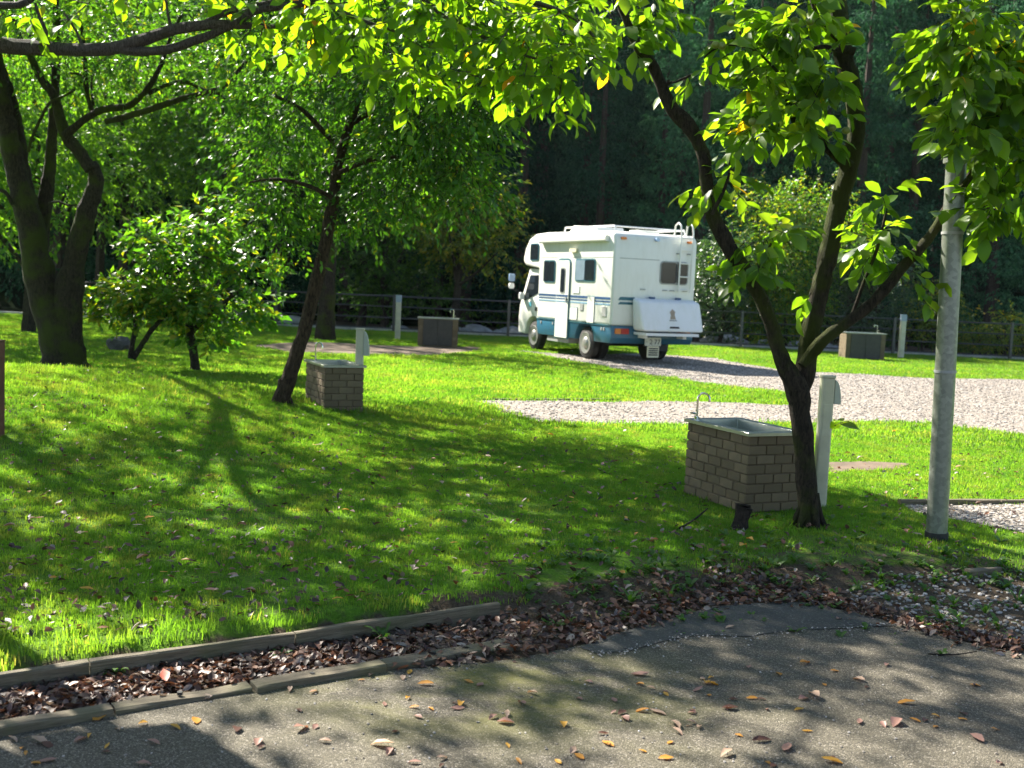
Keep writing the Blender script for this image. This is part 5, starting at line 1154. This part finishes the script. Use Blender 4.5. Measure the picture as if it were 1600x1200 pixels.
o = put_leaf(258, 1076, 'orange', 'road', ('bright red fallen leaf on the strip of dead leaves beside the road timber', None), .085, .05); del o['group']
o.data = fallen(999, M['fall'], 1.0)

# ------------------------------------------------------------------ WEEDS
def weed_mesh(seed, nb, h, wd, m):
    r = np.random.default_rng(seed); V = []; Fc = []
    for i in range(nb):
        a = r.uniform(0, 6.28); dx, dy = math.cos(a), math.sin(a); hh_ = h * r.uniform(.5, 1.1); ln = hh_ * r.uniform(.5, 1.2); w2 = wd * r.uniform(.6, 1.2) / 2; k = len(V)
        for t, ww in ((0, .35), (.3, .8), (.6, 1.0), (.85, .6)):
            z = hh_ * (t * 1.6 - t * t * 1.0); c = ln * t; V += [(dx * c - dy * w2 * ww, dy * c + dx * w2 * ww, z), (dx * c + dy * w2 * ww, dy * c - dx * w2 * ww, z)]
        V.append((dx * ln, dy * ln, hh_ * .55)); Fc += [(k, k + 1, k + 3), (k, k + 3, k + 2), (k + 2, k + 3, k + 5), (k + 2, k + 5, k + 4), (k + 4, k + 5, k + 7), (k + 4, k + 7, k + 6), (k + 6, k + 7, k + 8)]
    return np_mesh('weed', V, np.array(Fc), np.full(len(V), .55), m, True)
M['weed'] = leaf_mat('weed_leaf', [(0, (.05, .11, .02)), (1, (.09, .18, .03))], .45, (1.9, 2.2, .6), .45, .4)
wm = [weed_mesh(i, 9 + i % 4 * 3, .075, .016, M['weed']) for i in range(6)]
wpos = [(600, 1004), (370, 1018), (420, 1020), (440, 1030), (110, 1062), (180, 1060), (490, 1000), (660, 985), (720, 960), (870, 985), (1030, 930), (1045, 936), (1060, 925), (985, 945), (900, 905), (940, 880), (1010, 890), (1125, 915), (1160, 920), (1180, 880), (1240, 880), (1300, 885), (1340, 920), (1380, 925), (1375, 905), (1430, 940), (1470, 970), (1490, 945), (1540, 960), (1560, 985), (1580, 1000), (1500, 985), (1440, 880), (1480, 870), (1590, 940), (1330, 860), (1290, 850), (1200, 850), (1130, 860)]
for i, (px, py) in enumerate(wpos):
    g = gnd(px, py); o = obj('weed', wm[i % 6], None, g, label='small green leafy weed growing among dead leaves at the road verge', category='weed', group='weeds along the road verge'); s_ = rr.uniform(.7, 1.5); o.scale = (s_,) * 3; o.rotation_euler = (0, 0, rr.uniform(0, 6))
# tiny clover and seedlings in the verge
P_ = band(380, lambda: (lambda g: (g.x, g.y, tz(g.x, g.y)))(gnd(rr.uniform(820, 1600), rr.gauss(905, 38))) )
ok = (P_[:, 1] > 4.6); P_ = P_[ok]; n_ = len(P_); ns_ = [weed_mesh(40 + i, 7, .035, .016, M['weed']) for i in range(4)]
scatter('verge_seedlings', P_, np.stack([np.zeros(n_), np.zeros(n_), rng.uniform(0, 6.28, n_)], -1), rng.uniform(.6, 1.8, n_), rng.integers(0, 4, n_), variants('seedling', ns_), label='tiny green seedlings and clover along the verge')
# ------------------------------------------------------------------ HAZE
HZ = 0.0001
if HZ:
    m = bpy.data.materials.new('haze'); m.use_nodes = True; n = m.node_tree; n.nodes.clear()
    pv = N(n, 'ShaderNodeVolumePrincipled'); pv.inputs['Density'].default_value = HZ; pv.inputs['Color'].default_value = (.80, .92, 1, 1); pv.inputs['Anisotropy'].default_value = .35
    ou = N(n, 'ShaderNodeOutputMaterial'); n.links.new(pv.outputs[0], ou.inputs['Volume'])
    o = MB().box(-75, 75, -8, 130, -2.5, 85).build('haze', m, None); o['kind'] = 'stuff'; o['label'] = 'thin morning haze in the air of the valley'
    S.cycles.volume_bounces = 0
